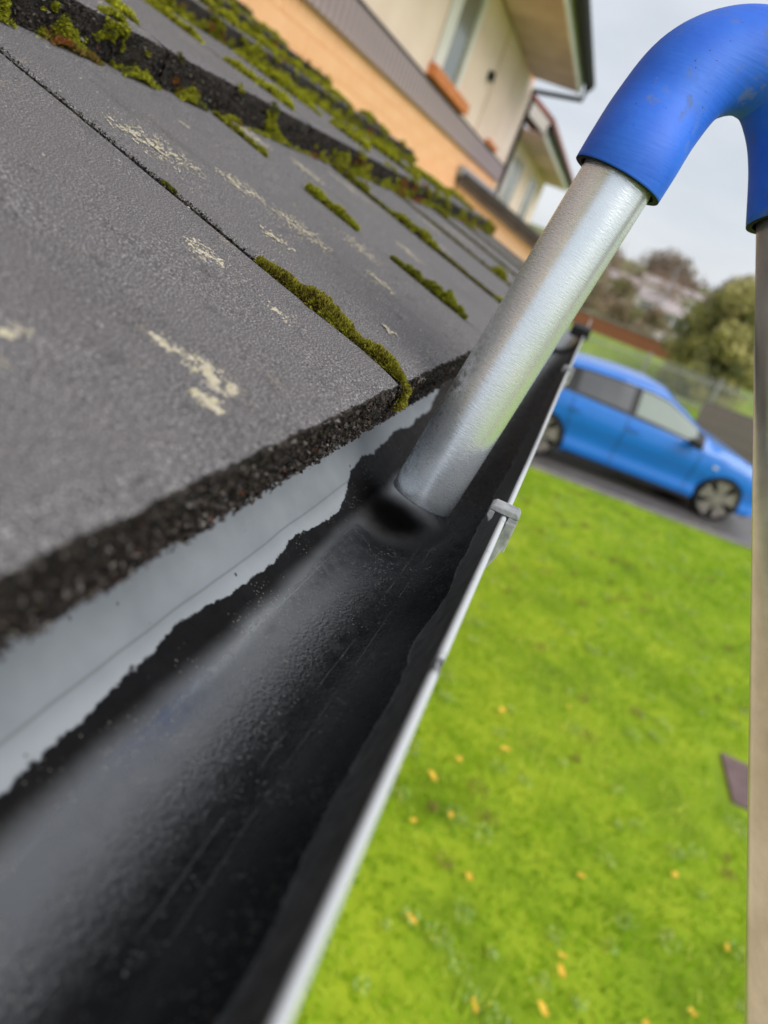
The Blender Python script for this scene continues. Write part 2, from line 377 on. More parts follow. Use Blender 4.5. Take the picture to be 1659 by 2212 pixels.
def tile_mesh(seed, w, nx, nf, rough):
    """one sand-faced tile: front arris at y=0, top at z=0, with an eroded lower edge"""
    L = 0.42
    sv = [0, .0012, .003, .007, .015] + [.03 + (L - .03) * i / 22 for i in range(23)]
    mb = MB(); nsx = nx + 1
    def nn(x, y, z, f): return mnoise.noise(Vector((x*f + seed*7.3, y*f + seed*3.1, z*f)))
    top = []
    for j, s in enumerate(sv):
        for i in range(nsx):
            x = w * i / nx
            er = max(0, 1 - s / 0.02)
            z = 0.0006*nn(x, s, 0, 14) + 0.00035*nn(x, s, 0, 90) - er**3 * (0.0016 + rough*0.5*abs(nn(x, 0, 1, 160)))
            e = min(x, w - x); x += (.0007*nn(0, s, 3, 120) + .0005*nn(0, s, 8, 400)) * (e < .001); z -= 0.0012 * max(0, 1 - e/0.004)
            yy = s + (rough * (nn(x, 0, 5, 60) + 0.7*nn(x, 0, 9, 260)) if j == 0 else (rough*0.5*nn(x, s, 5, 60) if j < 3 else 0))
            top.append((x, yy, z))
    f = [(j*nsx+i, j*nsx+i+1, (j+1)*nsx+i+1, (j+1)*nsx+i) for j in range(len(sv)-1) for i in range(nx)]
    mb.add(top, f, 0)
    fr = []
    for j in range(nf + 1):
        for i in range(nsx):
            x = w * i / nx
            if j == 0: fr.append(top[i]); continue
            z = -TT * j / nf
            y = rough * (1.3*nn(x, z, 5, 60) + 1.0*nn(x, z, 9, 190) + 0.7*nn(x, z, 3, 420)) - 0.0006
            if j == nf: z += rough * nn(x, 0, 2, 90) * 1.4
            fr.append((x, y, z))
    mb.add(fr, [(j*nsx+i, (j+1)*nsx+i, (j+1)*nsx+i+1, j*nsx+i+1) for j in range(nf) for i in range(nx)], 1)
    zb = -TT + 0.0006
    mb.add([(0,.002,zb),(w,.002,zb),(w,L,zb),(0,L,zb)], [(0,3,2,1)], 1)
    mb.add([(0,.001,-.002),(0,.001,zb),(0,L,zb),(0,L,-.001),(w,.001,-.002),(w,.001,zb),(w,L,zb),(w,L,-.001)], [(0,3,2,1),(4,5,6,7),(3,7,6,2)], 1)
    return mb.mesh('tile', [M['tile'], M['edge']], True)

TW = 0.31
eave_m = [tile_mesh(1, TW-0.007, 220, 16, 0.0017), tile_mesh(2, TW-0.007, 200, 16, 0.0017)]
c2_m = [tile_mesh(3, TW-0.007, 110, 10, 0.0022), tile_mesh(4, TW-0.007, 110, 10, 0.0022)]
far_m = [tile_mesh(5+i, TW-0.007, 40, 5, 0.002) for i in range(3)]
END = 2.46
cut_cache = {}
for k in range(5):
    y, z = arris(k)
    x0 = 0.366 + (0.224 if k % 2 else 0) - 0.31 * 5
    i = 0
    while x0 < END - 0.02:
        me = eave_m[i % 2] if k == 0 and x0 < 1.3 else (c2_m[i % 2] if k == 1 and x0 < 2 else far_m[(i + k) % 3])
        sx_ = min(1.0, (END - x0) / TW)
        o = place(me, 'tile', roof, (x0 + 0.0035 + random.uniform(-.0006, .0006) - roof.location.x, y - roof.location.y, z + 0.0009*k + random.uniform(-.0005, .0006)), (PITCH[k] + random.uniform(-.0015, .0015), 0, random.uniform(-.0025, .0025)), (sx_, 1, 1))
        x0 += TW; i += 1
W = 1.70                                             # face of the house wall
yd = 0.13
zd = AZ + (yd - AY) * math.tan(TH) - 0.06
deck = MB().prism([(yd, zd), (W-0.002, zd + (W-yd)*0.30 - 0.02), (W-0.002, zd + (W-yd)*0.30 - 0.10), (yd, zd - 0.06)], 'x', -1.2, END - 0.02)
part(deck, 'roof_deck', M['deck'])
part(MB().box(-1.2, END-0.015, 0.118, 0.136, 2.28, 2.435), 'fascia_board', M['white'])
part(MB().box(-1.2, END-0.02, 0.137, 0.30, 2.27, 2.285), 'soffit_board', M['white'])
wallm = MB().prism([(0.30, 0), (W-0.004, 0), (W-0.004, 2.80), (0.30, 2.36)], 'x', -1.15, END - 0.06)
part(wallm, 'wall', M['cream'])
fl = MB().prism([(W-0.14, arris(4)[1]+0.056), (W-0.003, arris(4)[1]+0.092), (W-0.003, arris(4)[1]+0.175), (W-0.008, arris(4)[1]+0.175), (W-0.02, arris(4)[1]+0.1), (W-0.14, arris(4)[1]+0.062)], 'x', -1.2, END)
part(fl, 'flashing', M['lead'])

# grit stuck to the broken lower edges of the near tiles
gv, gc = [], []
def grit(n, k, xa, xb, size, wts):
    for _ in range(n):
        x = random.uniform(xa, xb); d = random.random() ** 0.8 * TT * 1.02
        p = on_tile(x, -0.0012 + random.uniform(-.0008, .0008) - abs(random.gauss(0, .0004)), k, -d)
        r_ = size * random.uniform(0.4, 1.25)
        c = random.choices([(0.012,.010,.009),(0.035,.027,.022),(0.075,.06,.05),(0.20,.18,.165),(0.16,.05,.022),(0.07,.065,.02)], wts)[0]
        a_ = [Vector((random.gauss(0,1), random.gauss(0,1), random.gauss(0,1))).normalized()*r_ for _ in range(4)]
        for tri in ((0,1,2),(0,2,3),(0,3,1),(1,3,2)):
            gv.extend([p + a_[q] for q in tri]); gc.append(c)
grit(9000, 0, 0.02, 0.75, 0.0012, (6, 7, 4, 1.2, .12, .3))
grit(1500, 0, 0.75, 1.5, 0.0014, (6, 7, 4, 1, .1, .3))
grit(6000, 1, 0.25, 1.6, 0.0016, (8, 8, 4, 1.0, .25, .8))
for _ in range(2600):                                   # dirt packed in the nearest open joint
    sgn = random.choice((-1, 1)); s_ = random.uniform(.08, .345)
    p = on_tile(.366 + sgn*random.gauss(.0030, .0008), s_, 0, random.uniform(-.004, .0006)); r_ = random.uniform(.0004, .0011)
    c = random.choice([(.012,.010,.009), (.03,.025,.02), (.05,.045,.03), (.12,.11,.10)])
    a_ = [Vector((random.gauss(0,1), random.gauss(0,1), random.gauss(0,1))).normalized()*r_ for _ in range(4)]
    for tri in ((0,1,2),(0,2,3),(0,3,1),(1,3,2)): gv.extend([p + a_[q] for q in tri]); gc.append(c)
g_o = soup('edge_grit', [tuple(p) for p in gv], 3, M['grain'], gc); tag(g_o, 'dark grit crusted along the broken tile edges', 'grit', kind='stuff')

# lichen crusts lying on the tiles: (x, s) ends of each patch on its course
pats = [(0,(.395,.230),(.448,.197),150),(0,(.480,.204),(.501,.173),90),(0,(.504,.171),(.513,.118),130),(0,(.315,.116),(.318,.093),55),
        (0,(.433,.138),(.438,.113),40),(0,(.319,.067),(.321,.045),30),(0,(.210,.055),(.213,.045),60),(0,(.217,.046),(.213,.030),75),
        (0,(.211,.037),(.219,.017),110),(0,(.197,.028),(.198,.017),60),(0,(.157,.066),(.155,.055),50),(0,(.709,.342),(.731,.295),120),
        (0,(.786,.294),(.774,.246),90),(0,(.618,.150),(.599,.107),80),(0,(1.22,.261),(1.241,.213),90),(0,(.433,.041),(.441,.031),22),
        (0,(.535,.276),(.540,.267),18),(0,(.547,.097),(.543,.068),45),(0,(.803,.152),(.776,.118),60),(0,(.90,.30),(.93,.24),80),
        (0,(1.05,.2),(1.07,.15),60),(0,(1.45,.28),(1.47,.2),80),(1,(.618,.086),(.643,.091),40),(1,(.814,.139),(.80,.089),90),(1,(1.046,.162),(1.077,.137),70),
        (1,(.52,.05),(.60,.03),50)]
lv, lc = [], []
def flake(p, r_, c):
    if abs((p.x - .366 + .155) % .31 - .155) < .006 and p.y < .40: return
    m = 6; a0 = random.random()*6
    ring = []
    for q in range(m):
        rr = r_ * random.uniform(0.65, 1.2); an = a0 + 2*math.pi*q/m
        ring.append(p + Vector((math.cos(an)*rr, math.sin(an)*rr*CT, math.sin(an)*rr*ST - .0001)))
    top = p + Vector((0, -ST, CT)) * min(0.0007, r_*0.35)
    for q in range(m): lv.extend([ring[q], ring[(q+1) % m], top]); lc.append(c)
for k, a, b, n in pats:
    a, b = Vector(a), Vector(b); d = b - a; L = d.length; nrm = Vector((-d.y, d.x)).normalized()
    for _ in range(int(n * 12)):
        u = min(1, max(0, random.gauss(.5, .25))); w_ = random.gauss(0, 1) * L * 0.30 * math.sin(math.pi * (0.15 + 0.7*u))
        q = a + d * u + nrm * w_
        # crumbly gaps
        if mnoise.noise(Vector((q.x*190, q.y*190, k))) + .5*mnoise.noise(Vector((q.x*480, q.y*480, k))) < -.05 + .9*(abs(w_)/(L*.3))*random.random() and random.random() < .95: continue
        g_ = random.random(); c = (0.42 + .22*g_, 0.37 + .20*g_, 0.285 + .17*g_)
        if random.random() < .18: c = (0.40, 0.40, 0.20)
        flake(on_tile(q.x, q.y, k, 0.0006), random.uniform(.0003, .0009), c)
for _ in range(420):
    flake(on_tile(random.uniform(.05, 1.4), random.uniform(.005, .34), 0, .0006), random.choice((.0004, .0005, .0007, .001)), (0.45, .42, .36))
l_o = soup('lichen', [tuple(p) for p in lv], 3, M['lichen'], lc); tag(l_o, 'pale cream lichen crusts spotted over the grey tiles', 'lichen', kind='stuff')

# moss
class Moss:
    def __init__(s): s.v = []; s.c = []
    def mound(s, path, nrm, hgt, wid, sprig, dens, tint=(0.15, 0.165, 0.02), brown=0.15):
        """path: points; nrm: outward; a row of cushion moss along the path made of leaf sprigs over bumps"""
        path = [Vector(p) for p in path]; nrm = Vector(nrm).normalized()
        tot = sum((path[i+1]-path[i]).length for i in range(len(path)-1))
        n = int(dens * tot)
        lens = [(path[i+1]-path[i]).length for i in range(len(path)-1)]
        for _ in range(n):
            r_ = random.random() * tot; i = 0
            while r_ > lens[i] and i < len(lens)-1: r_ -= lens[i]; i += 1
            p = path[i].lerp(path[i+1], r_ / lens[i]); t_ = (path[i+1]-path[i]).normalized(); sd = t_.cross(nrm)
            u = (i + r_ / lens[i]) / len(lens)
            env = (0.35 + 0.65 * math.sin(math.pi * min(1, max(0.02, u)))**0.5) * (0.75 + 0.7 * mnoise.noise(p * (1.1 / wid)))
            env = max(.15, env)
            an = random.uniform(-1.5, 1.5)
            bump = 0.82 + 0.28 * mnoise.noise(p * (2.6/wid) + Vector((an*1.3, 0, 0)))
            q = p + (sd * math.sin(an) * wid + nrm * math.cos(an) * hgt) * env * bump
            out = (sd * math.sin(an) * hgt + nrm * math.cos(an) * wid).normalized()
            sh = random.random()
            c = [tint[0]*(0.5+1.0*sh), tint[1]*(0.5+1.0*sh), tint[2]*(0.5+sh)]
            if random.random() < brown + 0.35*max(0, mnoise.noise(p*(0.8/wid) + Vector((3,1,7)))): c = [0.12*(.4+sh), 0.066*(.4+sh), 0.02*(.4+sh)]
            for _k in range(3):
                dr = (out + Vector((random.gauss(0,.6), random.gauss(0,.6), random.gauss(0,.6)))).normalized()
                sw = dr.orthogonal().normalized(); sw = sw * math.cos(_k*2.1) + dr.cross(sw) * math.sin(_k*2.1)
                l_ = sprig * random.uniform(.6, 1.4)
                s.v.extend([q - out*sprig*.7 + sw*l_*.34, q - out*sprig*.7 - sw*l_*.34, q + dr*l_]); s.c.append(tuple(c))
    def core(s, path, nrm, hgt, wid):
        """dark inner cushion so nothing shows through"""
        path = [Vector(p) for p in path]; nrm = Vector(nrm).normalized(); n = 7
        rings = []
        for i, p in enumerate(path):
            t_ = (path[min(i+1, len(path)-1)] - path[max(i-1, 0)]).normalized(); sd = t_.cross(nrm)
            u = i / (len(path)-1); e = 0.5 * math.sin(math.pi*(0.08 + .84*u))**.5
            rings.append([p + (sd*math.sin(-1.6+3.2*j/n)*wid + nrm*math.cos(-1.6+3.2*j/n)*hgt)*e for j in range(n+1)])
        for i in range(len(path)-1):
            for j in range(n):
                a_, b_, c_, d_ = rings[i][j], rings[i][j+1], rings[i+1][j+1], rings[i+1][j]
                s.v.extend([a_, b_, c_, a_, c_, d_]); s.c.extend([(0.03, .03, .008)]*2)
    def build(s, name): return soup(name, [tuple(p) for p in s.v], 3, M['moss'], s.c)

UPN = Vector((0, -ST, CT)); FR = Vector((0, -CT, -ST))
def jpath(x, s0, s1, k=0, n=12, wob=.001):
    return [on_tile(x + random.uniform(-wob, wob), s0 + (s1-s0)*i/n, k, 0.0) for i in range(n+1)]
m = Moss()
P = jpath(0.3668, .100, .001)
m.core(P, UPN, .006, .009); m.mound(P, UPN, .0075, .0100, .0018, 60000, (.34, .33, .035), brown=.2)
P2 = [on_tile(0.3668, .004, 0, .001), on_tile(.3675, -.0035, 0, -.003), on_tile(.369, -.004, 0, -.010), on_tile(.371, -.004, 0, -.016)]
m.core(P2, FR, .004, .006); m.mound(P2, FR, .0045, .0075, .0016, 80000, (.34, .33, .035), brown=.22)
tag(m.build('moss_strip'), 'olive green moss strip filling the nearest tile joint down to the eave edge', 'moss', 'moss along the roof joints')
m = Moss(); P = jpath(0.6765, .222, .160)
m.core(P, UPN, .009, .010); m.mound(P, UPN, .010, .011, .0022, 30000, (.40, .42, .035), .08)
tag(m.build('moss_strip'), 'fat green moss cushion midway down the second tile joint', 'moss', 'moss along the roof joints')
m = Moss(); P = jpath(0.6765, .120, .030)
m.core(P, UPN, .005, .007); m.mound(P, UPN, .007, .008, .0022, 30000, (.30, .32, .035), .12)
P = jpath(0.6765, .075, .045); m.mound(P, UPN, .012, .011, .0022, 30000, (.36, .38, .035), .08)
tag(m.build('moss_strip'), 'thin moss line with a lump on the lower half of the second tile joint', 'moss', 'moss along the roof joints')
m = Moss(); P = jpath(0.3665, .168, .158); m.mound(P, UPN, .002, .002, .001, 40000, (.17, .2, .02))
for x_ in (.986, 1.296, 1.606, 1.916, 2.226):
    P = jpath(x_ + .0005, .335, .02, 0, 22, .003); m.core(P, UPN, .003, .004); m.mound(P, UPN, .004, .0055, .0026, 7000, (.26, .27, .03), .3)
    s_ = .33
    while s_ > .03:
        l_ = random.uniform(.018, .085); hh = random.uniform(.005, .016)
        if random.random() < .6:
            P = jpath(x_ + random.uniform(-.002, .003), s_, max(.01, s_ - l_), 0, 10, .004)
            m.core(P, UPN, hh*.8, hh); m.mound(P, UPN, hh, hh*random.uniform(.9, 1.4), .0028, 15000, random.choice(((.38, .39, .03), (.30, .31, .03), (.42, .44, .035))), random.uniform(.05, .3))
        s_ -= l_ + random.uniform(.0, .05)
P = jpath(.677, .335, .27, 0, 14, .003); m.core(P, UPN, .004, .005); m.mound(P, UPN, .005, .0055, .0025, 14000, (.34, .35, .03), .15)
for k in range(1, 5):                                   # joints of the upper courses
    x0 = 0.366 + (0.224 if k % 2 else 0)
    while x0 < 2.4:
        if x0 > 0.5:
            cut = random.uniform(.12, .24)
            for s0, s1 in ((.33, cut), (cut - random.uniform(-.01, .03), .02)):
                hh = random.uniform(.010, .021) * (1 + .15*(k-1))
                P = jpath(x0 + .0005, s0 + random.uniform(-.03, .02), s1 + random.uniform(0, .02), k, 12, .004)
                m.core(P, UPN, hh*.9, hh*1.1); m.mound(P, UPN, hh, hh*1.3, .003 if k == 1 else .0045, 12000 if k == 1 else 6000, (.46, .47, .03), .06)
        x0 += TW
def fbm(v): return mnoise.noise(v) + .5*mnoise.noise(v*2.1) + .25*mnoise.noise(v*4.3)
def fuzz(k, xa, xb, n, sprig, thr, lift):
    """moss growing unevenly over the butt edge of course k and spilling on to the tile below"""
    for _ in range(n):
        x = random.uniform(xa, xb); d = random.uniform(-.012, TT + .012)      # depth below the arris
        v_ = Vector((x*26, d*30, k*5.0)); a_ = fbm(v_) + .35*fbm(v_*3.7 + Vector((9, 2, 1)))
        low = .55 * max(0, (d - TT*.55) / TT) - (.0 if d > 0 else .25*(-d/.012))
        if a_ + low < thr: continue
        h_ = min(1.0, (a_ + low - thr) * 1.6 + .12) * lift * random.uniform(.6, 1.0)
        if d < 0: p = on_tile(x, -d, k, h_*.6); out = UPN
        elif d > TT: p = on_tile(x, -(d - TT) - .001, k, -TT + h_*.8); out = UPN + FR*.4
        else: p = on_tile(x, -.001 - h_, k, -d); out = FR + UPN*.5
        sh = random.random(); r_ = fbm(Vector((x*17 + 40, d*40, k)))
        c = (.40, .41, .03) if r_ < .22 else ((.28, .20, .045) if r_ < .40 else (.38, .15, .045))
        if r_ < -.40: c = (.18, .19, .05)
        c = tuple(q*(.35 + .95*sh) for q in c)
        out = out.normalized()
        for _k in range(2):
            dr = (out + Vector((random.gauss(0,.65), random.gauss(0,.65), random.gauss(0,.65)))).normalized(); sw = dr.orthogonal().normalized()
            sw = sw*math.cos(_k*1.7) + dr.cross(sw)*math.sin(_k*1.7); l_ = sprig*random.uniform(.6, 1.5)
            m.v.extend([p - out*sprig*.6 + sw*l_*.36, p - out*sprig*.6 - sw*l_*.36, p + dr*l_]); m.c.append(c)
fuzz(1, .20, .48, 34000, .0016, .20, .008)
fuzz(1, .48, 1.0, 50000, .0018, .40, .008)
fuzz(1, 1.0, 2.46, 50000, .0026, .28, .012)
for k in (2, 3, 4): fuzz(k, .4, 2.46, 36000, .0045, .30, .022)
tag(m.build('moss'), 'green and rusty moss growing over the upper tile courses', 'moss', kind='stuff')

# ------------------------------------------------------------------ gutter, brackets
GY, GZ, GR = 0.056, H - 0.115, 0.056
gut = tag(empty('roof_gutter', (0.6, GY, GZ)), 'half-round grey plastic gutter lined with black sludge below the tiles', 'gutter')
prof = []
nseg = 72
for i in range(nseg + 1):
    a = math.pi * i / nseg; prof.append((math.cos(a)*GR - .006*math.sin(a)**2, -math.sin(a)*GR))
prof += [(-GR - .0004, .0012), (-GR - .0012, .0018), (-GR - .0024, .0016), (-GR - .0030, .0006), (-GR - .0030, -.0010), (-GR - .0024, -.003)]
for i in range(nseg, -1, -1):
    a = math.pi * i / nseg; prof.append((math.cos(a)*(GR+.0022) - .006*math.sin(a)**2, -math.sin(a)*(GR+.0022) - .004*(i == nseg)))
prof += [(GR + .0022, .002), (GR, .002)]
xs = np.linspace(-1.25, 2.52, 260); mb = MB(); npf = len(prof); vv = []
for x in xs:
    for (y, z) in prof:
        dz = .0003*mnoise.noise(Vector((x*6, y*20, 0)))
        vv.append((x, y + .0006*mnoise.noise(Vector((x*3, 1, z*10))), z + dz))
ff = [(i*npf+j, i*npf+(j+1) % npf, (i+1)*npf+(j+1) % npf, (i+1)*npf+j) for i in range(len(xs)-1) for j in range(npf)]
ff += [tuple(range(npf))[::-1], tuple((len(xs)-1)*npf+j for j in range(npf))]
mb.add(vv, ff); mb.m = [1 if nseg + 6 <= (q % npf) < 2*nseg + 7 and q < (len(xs)-1)*npf else 0 for q in range(len(ff))]
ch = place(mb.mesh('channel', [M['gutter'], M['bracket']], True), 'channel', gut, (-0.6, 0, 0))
u = MB()                                               # union bracket further along, black
up_ = []
for i in range(25):
    a = math.pi * i / 24; up_.append((math.cos(a)*(GR+.006) - .006*math.sin(a)**2, -math.sin(a)*(GR+.006)))
for i in range(24, -1, -1):
    a = math.pi * i / 24; up_.append((math.cos(a)*(GR-.002) - .006*math.sin(a)**2, -math.sin(a)*(GR-.002)))
def strip(prf, x0, x1):
    n_ = len(prf); b = MB(); hn = n_ // 2
    b.add([(x0, y, z) for y, z in prf] + [(x1, y, z) for y, z in prf],
          [(i, (i+1) % n_, n_+(i+1) % n_, n_+i) for i in range(n_)] +
          [(i, n_-1-i, n_-2-i, i+1) for i in range(hn-1)] + [(n_+i, n_+i+1, 2*n_-2-i, 2*n_-1-i) for i in range(hn-1)])
    return b
ub = strip(up_, 1.66, 1.78); ub.box(1.66, 1.79, -GR-.012, -GR+.030, -.006, .016); ub.box(1.67, 1.77, GR-.004, GR+.008, -.02, .02)
o = ub.build('union_joint', M['black_plastic'], gut, loc=(-0.6, 0, 0)); bevel(o, .002)

def bracket(x, label):
    t_ = tag(empty('gutter_bracket', (x, GY, GZ)), label, 'bracket', 'brackets holding the gutter')
    pr = []
    for i in range(31):
        a = math.pi * i / 30; pr.append((math.cos(a)*(GR+.0085) - .006*math.sin(a)**2, -math.sin(a)*(GR+.0085)))
    for i in range(30, -1, -1):
        a = math.pi * i / 30; pr.append((math.cos(a)*(GR+.0032) - .006*math.sin(a)**2, -math.sin(a)*(GR+.0032)))
    bevel(strip(pr, -.007, .007).build('cradle', M['bracket'], t_), .0008)
    # hooked clip over the rim
    hk = MB()
    y0 = -GR
    poly = [(y0-.0085, -.012), (y0-.0085, .0030), (y0-.0068, .0052), (y0+.0050, .0052), (y0+.0064, .0042), (y0+.0064, -.0012), (y0+.0048, -.0040),
            (y0+.0036, -.0012), (y0+.0034, .0020), (y0-.0034, .0022), (y0-.0036, -.012)]
    # convex-ish hook built as three blocks so that it stays solid
    hk.prism([(y0-.0085, .0022), (y0-.0085, .0034), (y0-.0070, .0054), (y0+.0050, .0054), (y0+.0066, .0040), (y0+.0066, .0022)], 'x', -.0055, .0055)
    hk.prism([(y0+.0034, .0022), (y0+.0066, .0022), (y0+.0066, -.0012), (y0+.0046, -.0046), (y0+.0036, -.0020)], 'x', -.0053, .0053)
    hk.prism([(y0-.0085, .0022), (y0-.0036, .0022), (y0-.0036, -.016), (y0-.0085, -.016)], 'x', -.0053, .0053)
    bevel(hk.build('clip', M['bracket'], t_), .0009)
    bp = MB().box(-.015, .015, GR+.0024, GR+.006, -.05, -.001)
    bevel(bp.build('back_plate', M['bracket'], t_), .001)
    return t_
bracket(0.338, 'grey gutter bracket clipped over the rim beside the suction tube')
bracket(0.985, 'small grey gutter bracket further along, in front of the blue car roof')

# ------------------------------------------------------------------ gutter vacuum: nozzle tube, blue hose bend, pole
P0 = Vector((.4104, .0482, 2.3988)); P1 = Vector((.4366, .0175, 2.6017))
vac = tag(empty('gutter_vacuum', tuple(P0)), 'gutter vacuum head of silver tube and blue rubber bend dipping into the gutter', 'vacuum pole')
ax = (P1 - P0).normalized()
def lathe_tube(length, r0, th_, n=64):
    b = MB(); zs = [0, .0006] + [length * i / 30 for i in range(1, 31)]
    rings = [(r0 - .0004 if i == 0 else r0, z) for i, z in enumerate(zs)]
    rings += [(r0 - th_, zs[-1]), (r0 - th_, .0004)]
    vv = [(math.cos(2*math.pi*k/n)*r, math.sin(2*math.pi*k/n)*r, z) for r, z in rings for k in range(n)]
    nr_ = len(rings)
    return b.add(vv, [(i*n+k, i*n+(k+1) % n, ((i+1) % nr_)*n+(k+1) % n, ((i+1) % nr_)*n+k) for i in range(nr_) for k in range(n)])
nz_o = lathe_tube((P1-P0).length + .03, .0200, .0014).build('nozzle_tube', M['alu'], vac, smooth=True)
nz_o.rotation_euler = ax.to_track_quat('Z', 'Y').to_euler()
hp = [P1 - ax*.002, P1 + ax*.012, (.4500,.0128,2.6345), (.4585,.0062,2.6570), (.4665,-.0060,2.6708), (.4730,-.0225,2.6778), (.4775,-.0400,2.6752), (.4780,-.0545,2.6625), (.4750,-.0665,2.6440), (.4683,-.0798,2.6141)]
hp = [Vector(p) for p in hp]
def catmull(p, n):
    q = [p[0]*2 - p[1]] + p + [p[-1]*2 - p[-2]]; out = []
    for i in range(1, len(q)-2):
        for j in range(n):
            t_ = j / n; a, b, c, d = q[i-1], q[i], q[i+1], q[i+2]
            out.append(0.5*((2*b) + (c-a)*t_ + (2*a-5*b+4*c-d)*t_*t_ + (3*b-a-3*c+d)*t_**3))
    return out + [p[-1]]
hpath = catmull(hp, 8)
HR = .0252
hb_ = MB(); hb_.tube([p - P0 for p in hpath], HR, 56, False)
inner = [p - P0 for p in hpath]
nb = len(hb_.v); hb_.tube(inner, HR - .0032, 56, False, 1)
L_ = len(hpath)
for (r0_, flip) in ((0, False), ((L_-1)*56, True)):
    fs = [(r0_+k, nb+r0_+k, nb+r0_+(k+1) % 56, r0_+(k+1) % 56) for k in range(56)]
    hb_.f += [f_[::-1] for f_ in fs] if flip else fs; hb_.m += [1]*56
ho = hb_.build('hose_bend', [M['rubber'], M['black_plastic']], vac, smooth=True)
pb = hp[-1]; pdir = (Vector((.3395, -.2539, 2.2331)) - pb).normalized()
plen = pb.z / -pdir.z
po = lathe_tube(plen + .028, .0200, .0014).build('pole', M['pole'], vac, smooth=True)
po.location = pb - pdir*.03 - P0; po.rotation_euler = pdir.to_track_quat('Z', 'Y').to_euler()

# ------------------------------------------------------------------ the house along the wall
def zr(r): return H + r * W
house = tag(empty('rendered_house', (3, W, 0)), 'cream rendered house with orange brick course and mauve cladding strip', 'house')
X0, X1 = -3.0, 9.5
def hp_(mb, name, mats, parent=house, **kw):
    o = mb.build(name, mats, parent, **kw)
    inv = Matrix.Translation(house.location).inverted()
    o.matrix_parent_inverse = inv if parent is house else Matrix.Identity(4)
    return o
hp_(MB().box(X0, X1, W+.012, 8, 0, zr(1.0)+.3), 'wall', M['mortar'])
bl, bh = .62, .088                                   # brick courses
bm = MB().box(0, bl-.008, -.0, .02, 0, bh-.007).mesh('brick', M['orange'])
for r_ in range(3):
    z0 = zr(.373) - (r_+1)*bh
    x = 1.4 + (bl/2 if r_ % 2 else 0)
    while x < X1 - bl:
        o = place(bm, 'brick', house, (x - 3, .0095 + random.uniform(-.0008, .0008), z0)); x += bl
lower = MB().box(X0, X1 - .002, W, W+.02, .0, zr(.373)-3*bh-.004); hp_(lower, 'plinth', M['orange'])
hp_(MB().box(X0, 1.39, W, W+.02, zr(.373)-3*bh, zr(.373)), 'brick_band', M['orange'])
clad = MB().box(X0, X1, W-.004, W+.02, zr(.374), zr(.472)); co = hp_(clad, 'cladding_strip', M['purple'])
sm_ = MB().prism([(-.031, 0), (.031, 0), (.022, -.028), (-.022, -.028)], 'z', 0, zr(.470)-zr(.376)).mesh('slat', M['purple'])
x = 2.2
while x < X1 - .03:
    o = place(sm_, 'slat', co, (x, W-.0045, zr(.376))); x += .080
trim = MB().box(X0, X1+.01, W-.03, W+.0, zr(.473), zr(.482)); hp_(trim, 'drip_trim', M['black_plastic'])
px = [X0, 1.2, 2.6, 4.05, 5.42]
for i in range(len(px)-1): hp_(MB().box(px[i]+.004, px[i+1]-.004, W-.012, W+.011, zr(.484), zr(1.0)), 'render_panel', M['cream'])
wx0, wx1 = 5.44, 6.30
hp_(MB().box(wx1+.01, 7.35, W-.010, W+.011, zr(.484), zr(1.0)), 'render_panel', M['cream'])
hp_(MB().box(7.36, 8.4, W-.022, W+.011, zr(.484), zr(1.0)), 'render_panel', M['cream2'])
hp_(MB().box(8.41, X1, W-.012, W+.011, zr(.484), zr(1.0)), 'render_panel', M['cream'])
win = hp_(MB().box(wx0+.05, wx1-.05, W+.0, W+.008, zr(.54), zr(.98)), 'window', M['glass'])
fm = MB()
for a_, b_ in ((wx0, wx0+.24), (wx1-.10, wx1)): fm.box(a_, b_, W-.022, W+.009, zr(.535), zr(.99))
fm.box(wx0, wx1, W-.020, W+.009, zr(.52), zr(.55)); fm.box(wx0, wx1, W-.020, W+.009, zr(.96), zr(.995))
hp_(fm, 'window_frame', M['white'], win)
bevel(hp_(MB().box(wx0-.06, 6.62, W-.075, W-.011, zr(.487), zr(.533)), 'window_sill', M['terra']), .006)
hp_(MB().box(7.9, 8.5, W-.06, W-.02, zr(.487), zr(.512)), 'window_sill', M['terra'])
vt = MB().box(7.10, 7.20, W-.06, W-.010, zr(.715), zr(.755)); vt.box(7.12, 7.18, W-.07, W-.055, zr(.705), zr(.72))
bevel(hp_(vt, 'wall_vent', M['black_plastic']), .006)
YF = W / 1.53
ex1 = 9.05
sof = hp_(MB().box(X0, ex1, YF+.02, W-.03, zr(1.0), zr(1.0)+.018), 'soffit', M['soffit'])
hp_(MB().box(X0, ex1+.012, YF, YF+.022, zr(.99), zr(1.0)+.16), 'fascia_board', M['white'])
gpr = []
for i in range(13):
    a = math.pi*i/12; gpr.append((YF-.06+math.cos(a)*.056, zr(1.0)+.13-math.sin(a)*.056*1.5))
for i in range(12, -1, -1):
    a = math.pi*i/12; gpr.append((YF-.06+math.cos(a)*.052, zr(1.0)+.131-math.sin(a)*.052*1.5))
hp_(strip(gpr, X0, ex1+.05), 'eaves_gutter', M['black_plastic'])
hp_(MB().tube([(ex1-.05, YF-.06, zr(1.0)+.06), (ex1-.05, YF-.05, zr(1.0)-.06), (ex1+.2, W-.06, zr(.95)), (X1-.06, W-.05, zr(.90)), (X1-.06, W-.05, .05)], .026, 10), 'downpipe', M['black_plastic'])
rp = MB().prism([(YF-.03, zr(1.0)+.165), (YF-.03, zr(1.0)+.20), (5, zr(1.0)+2.2), (5, zr(1.0)+2.165)], 'x', X0, ex1+.02)
rp.prism([(5, zr(1.0)+2.165), (5, zr(1.0)+2.2), (9, zr(1.0)+.2), (9, zr(1.0)+.165)], 'x', X0, ex1+.02)
hp_(rp, 'roof', M['redtile'])
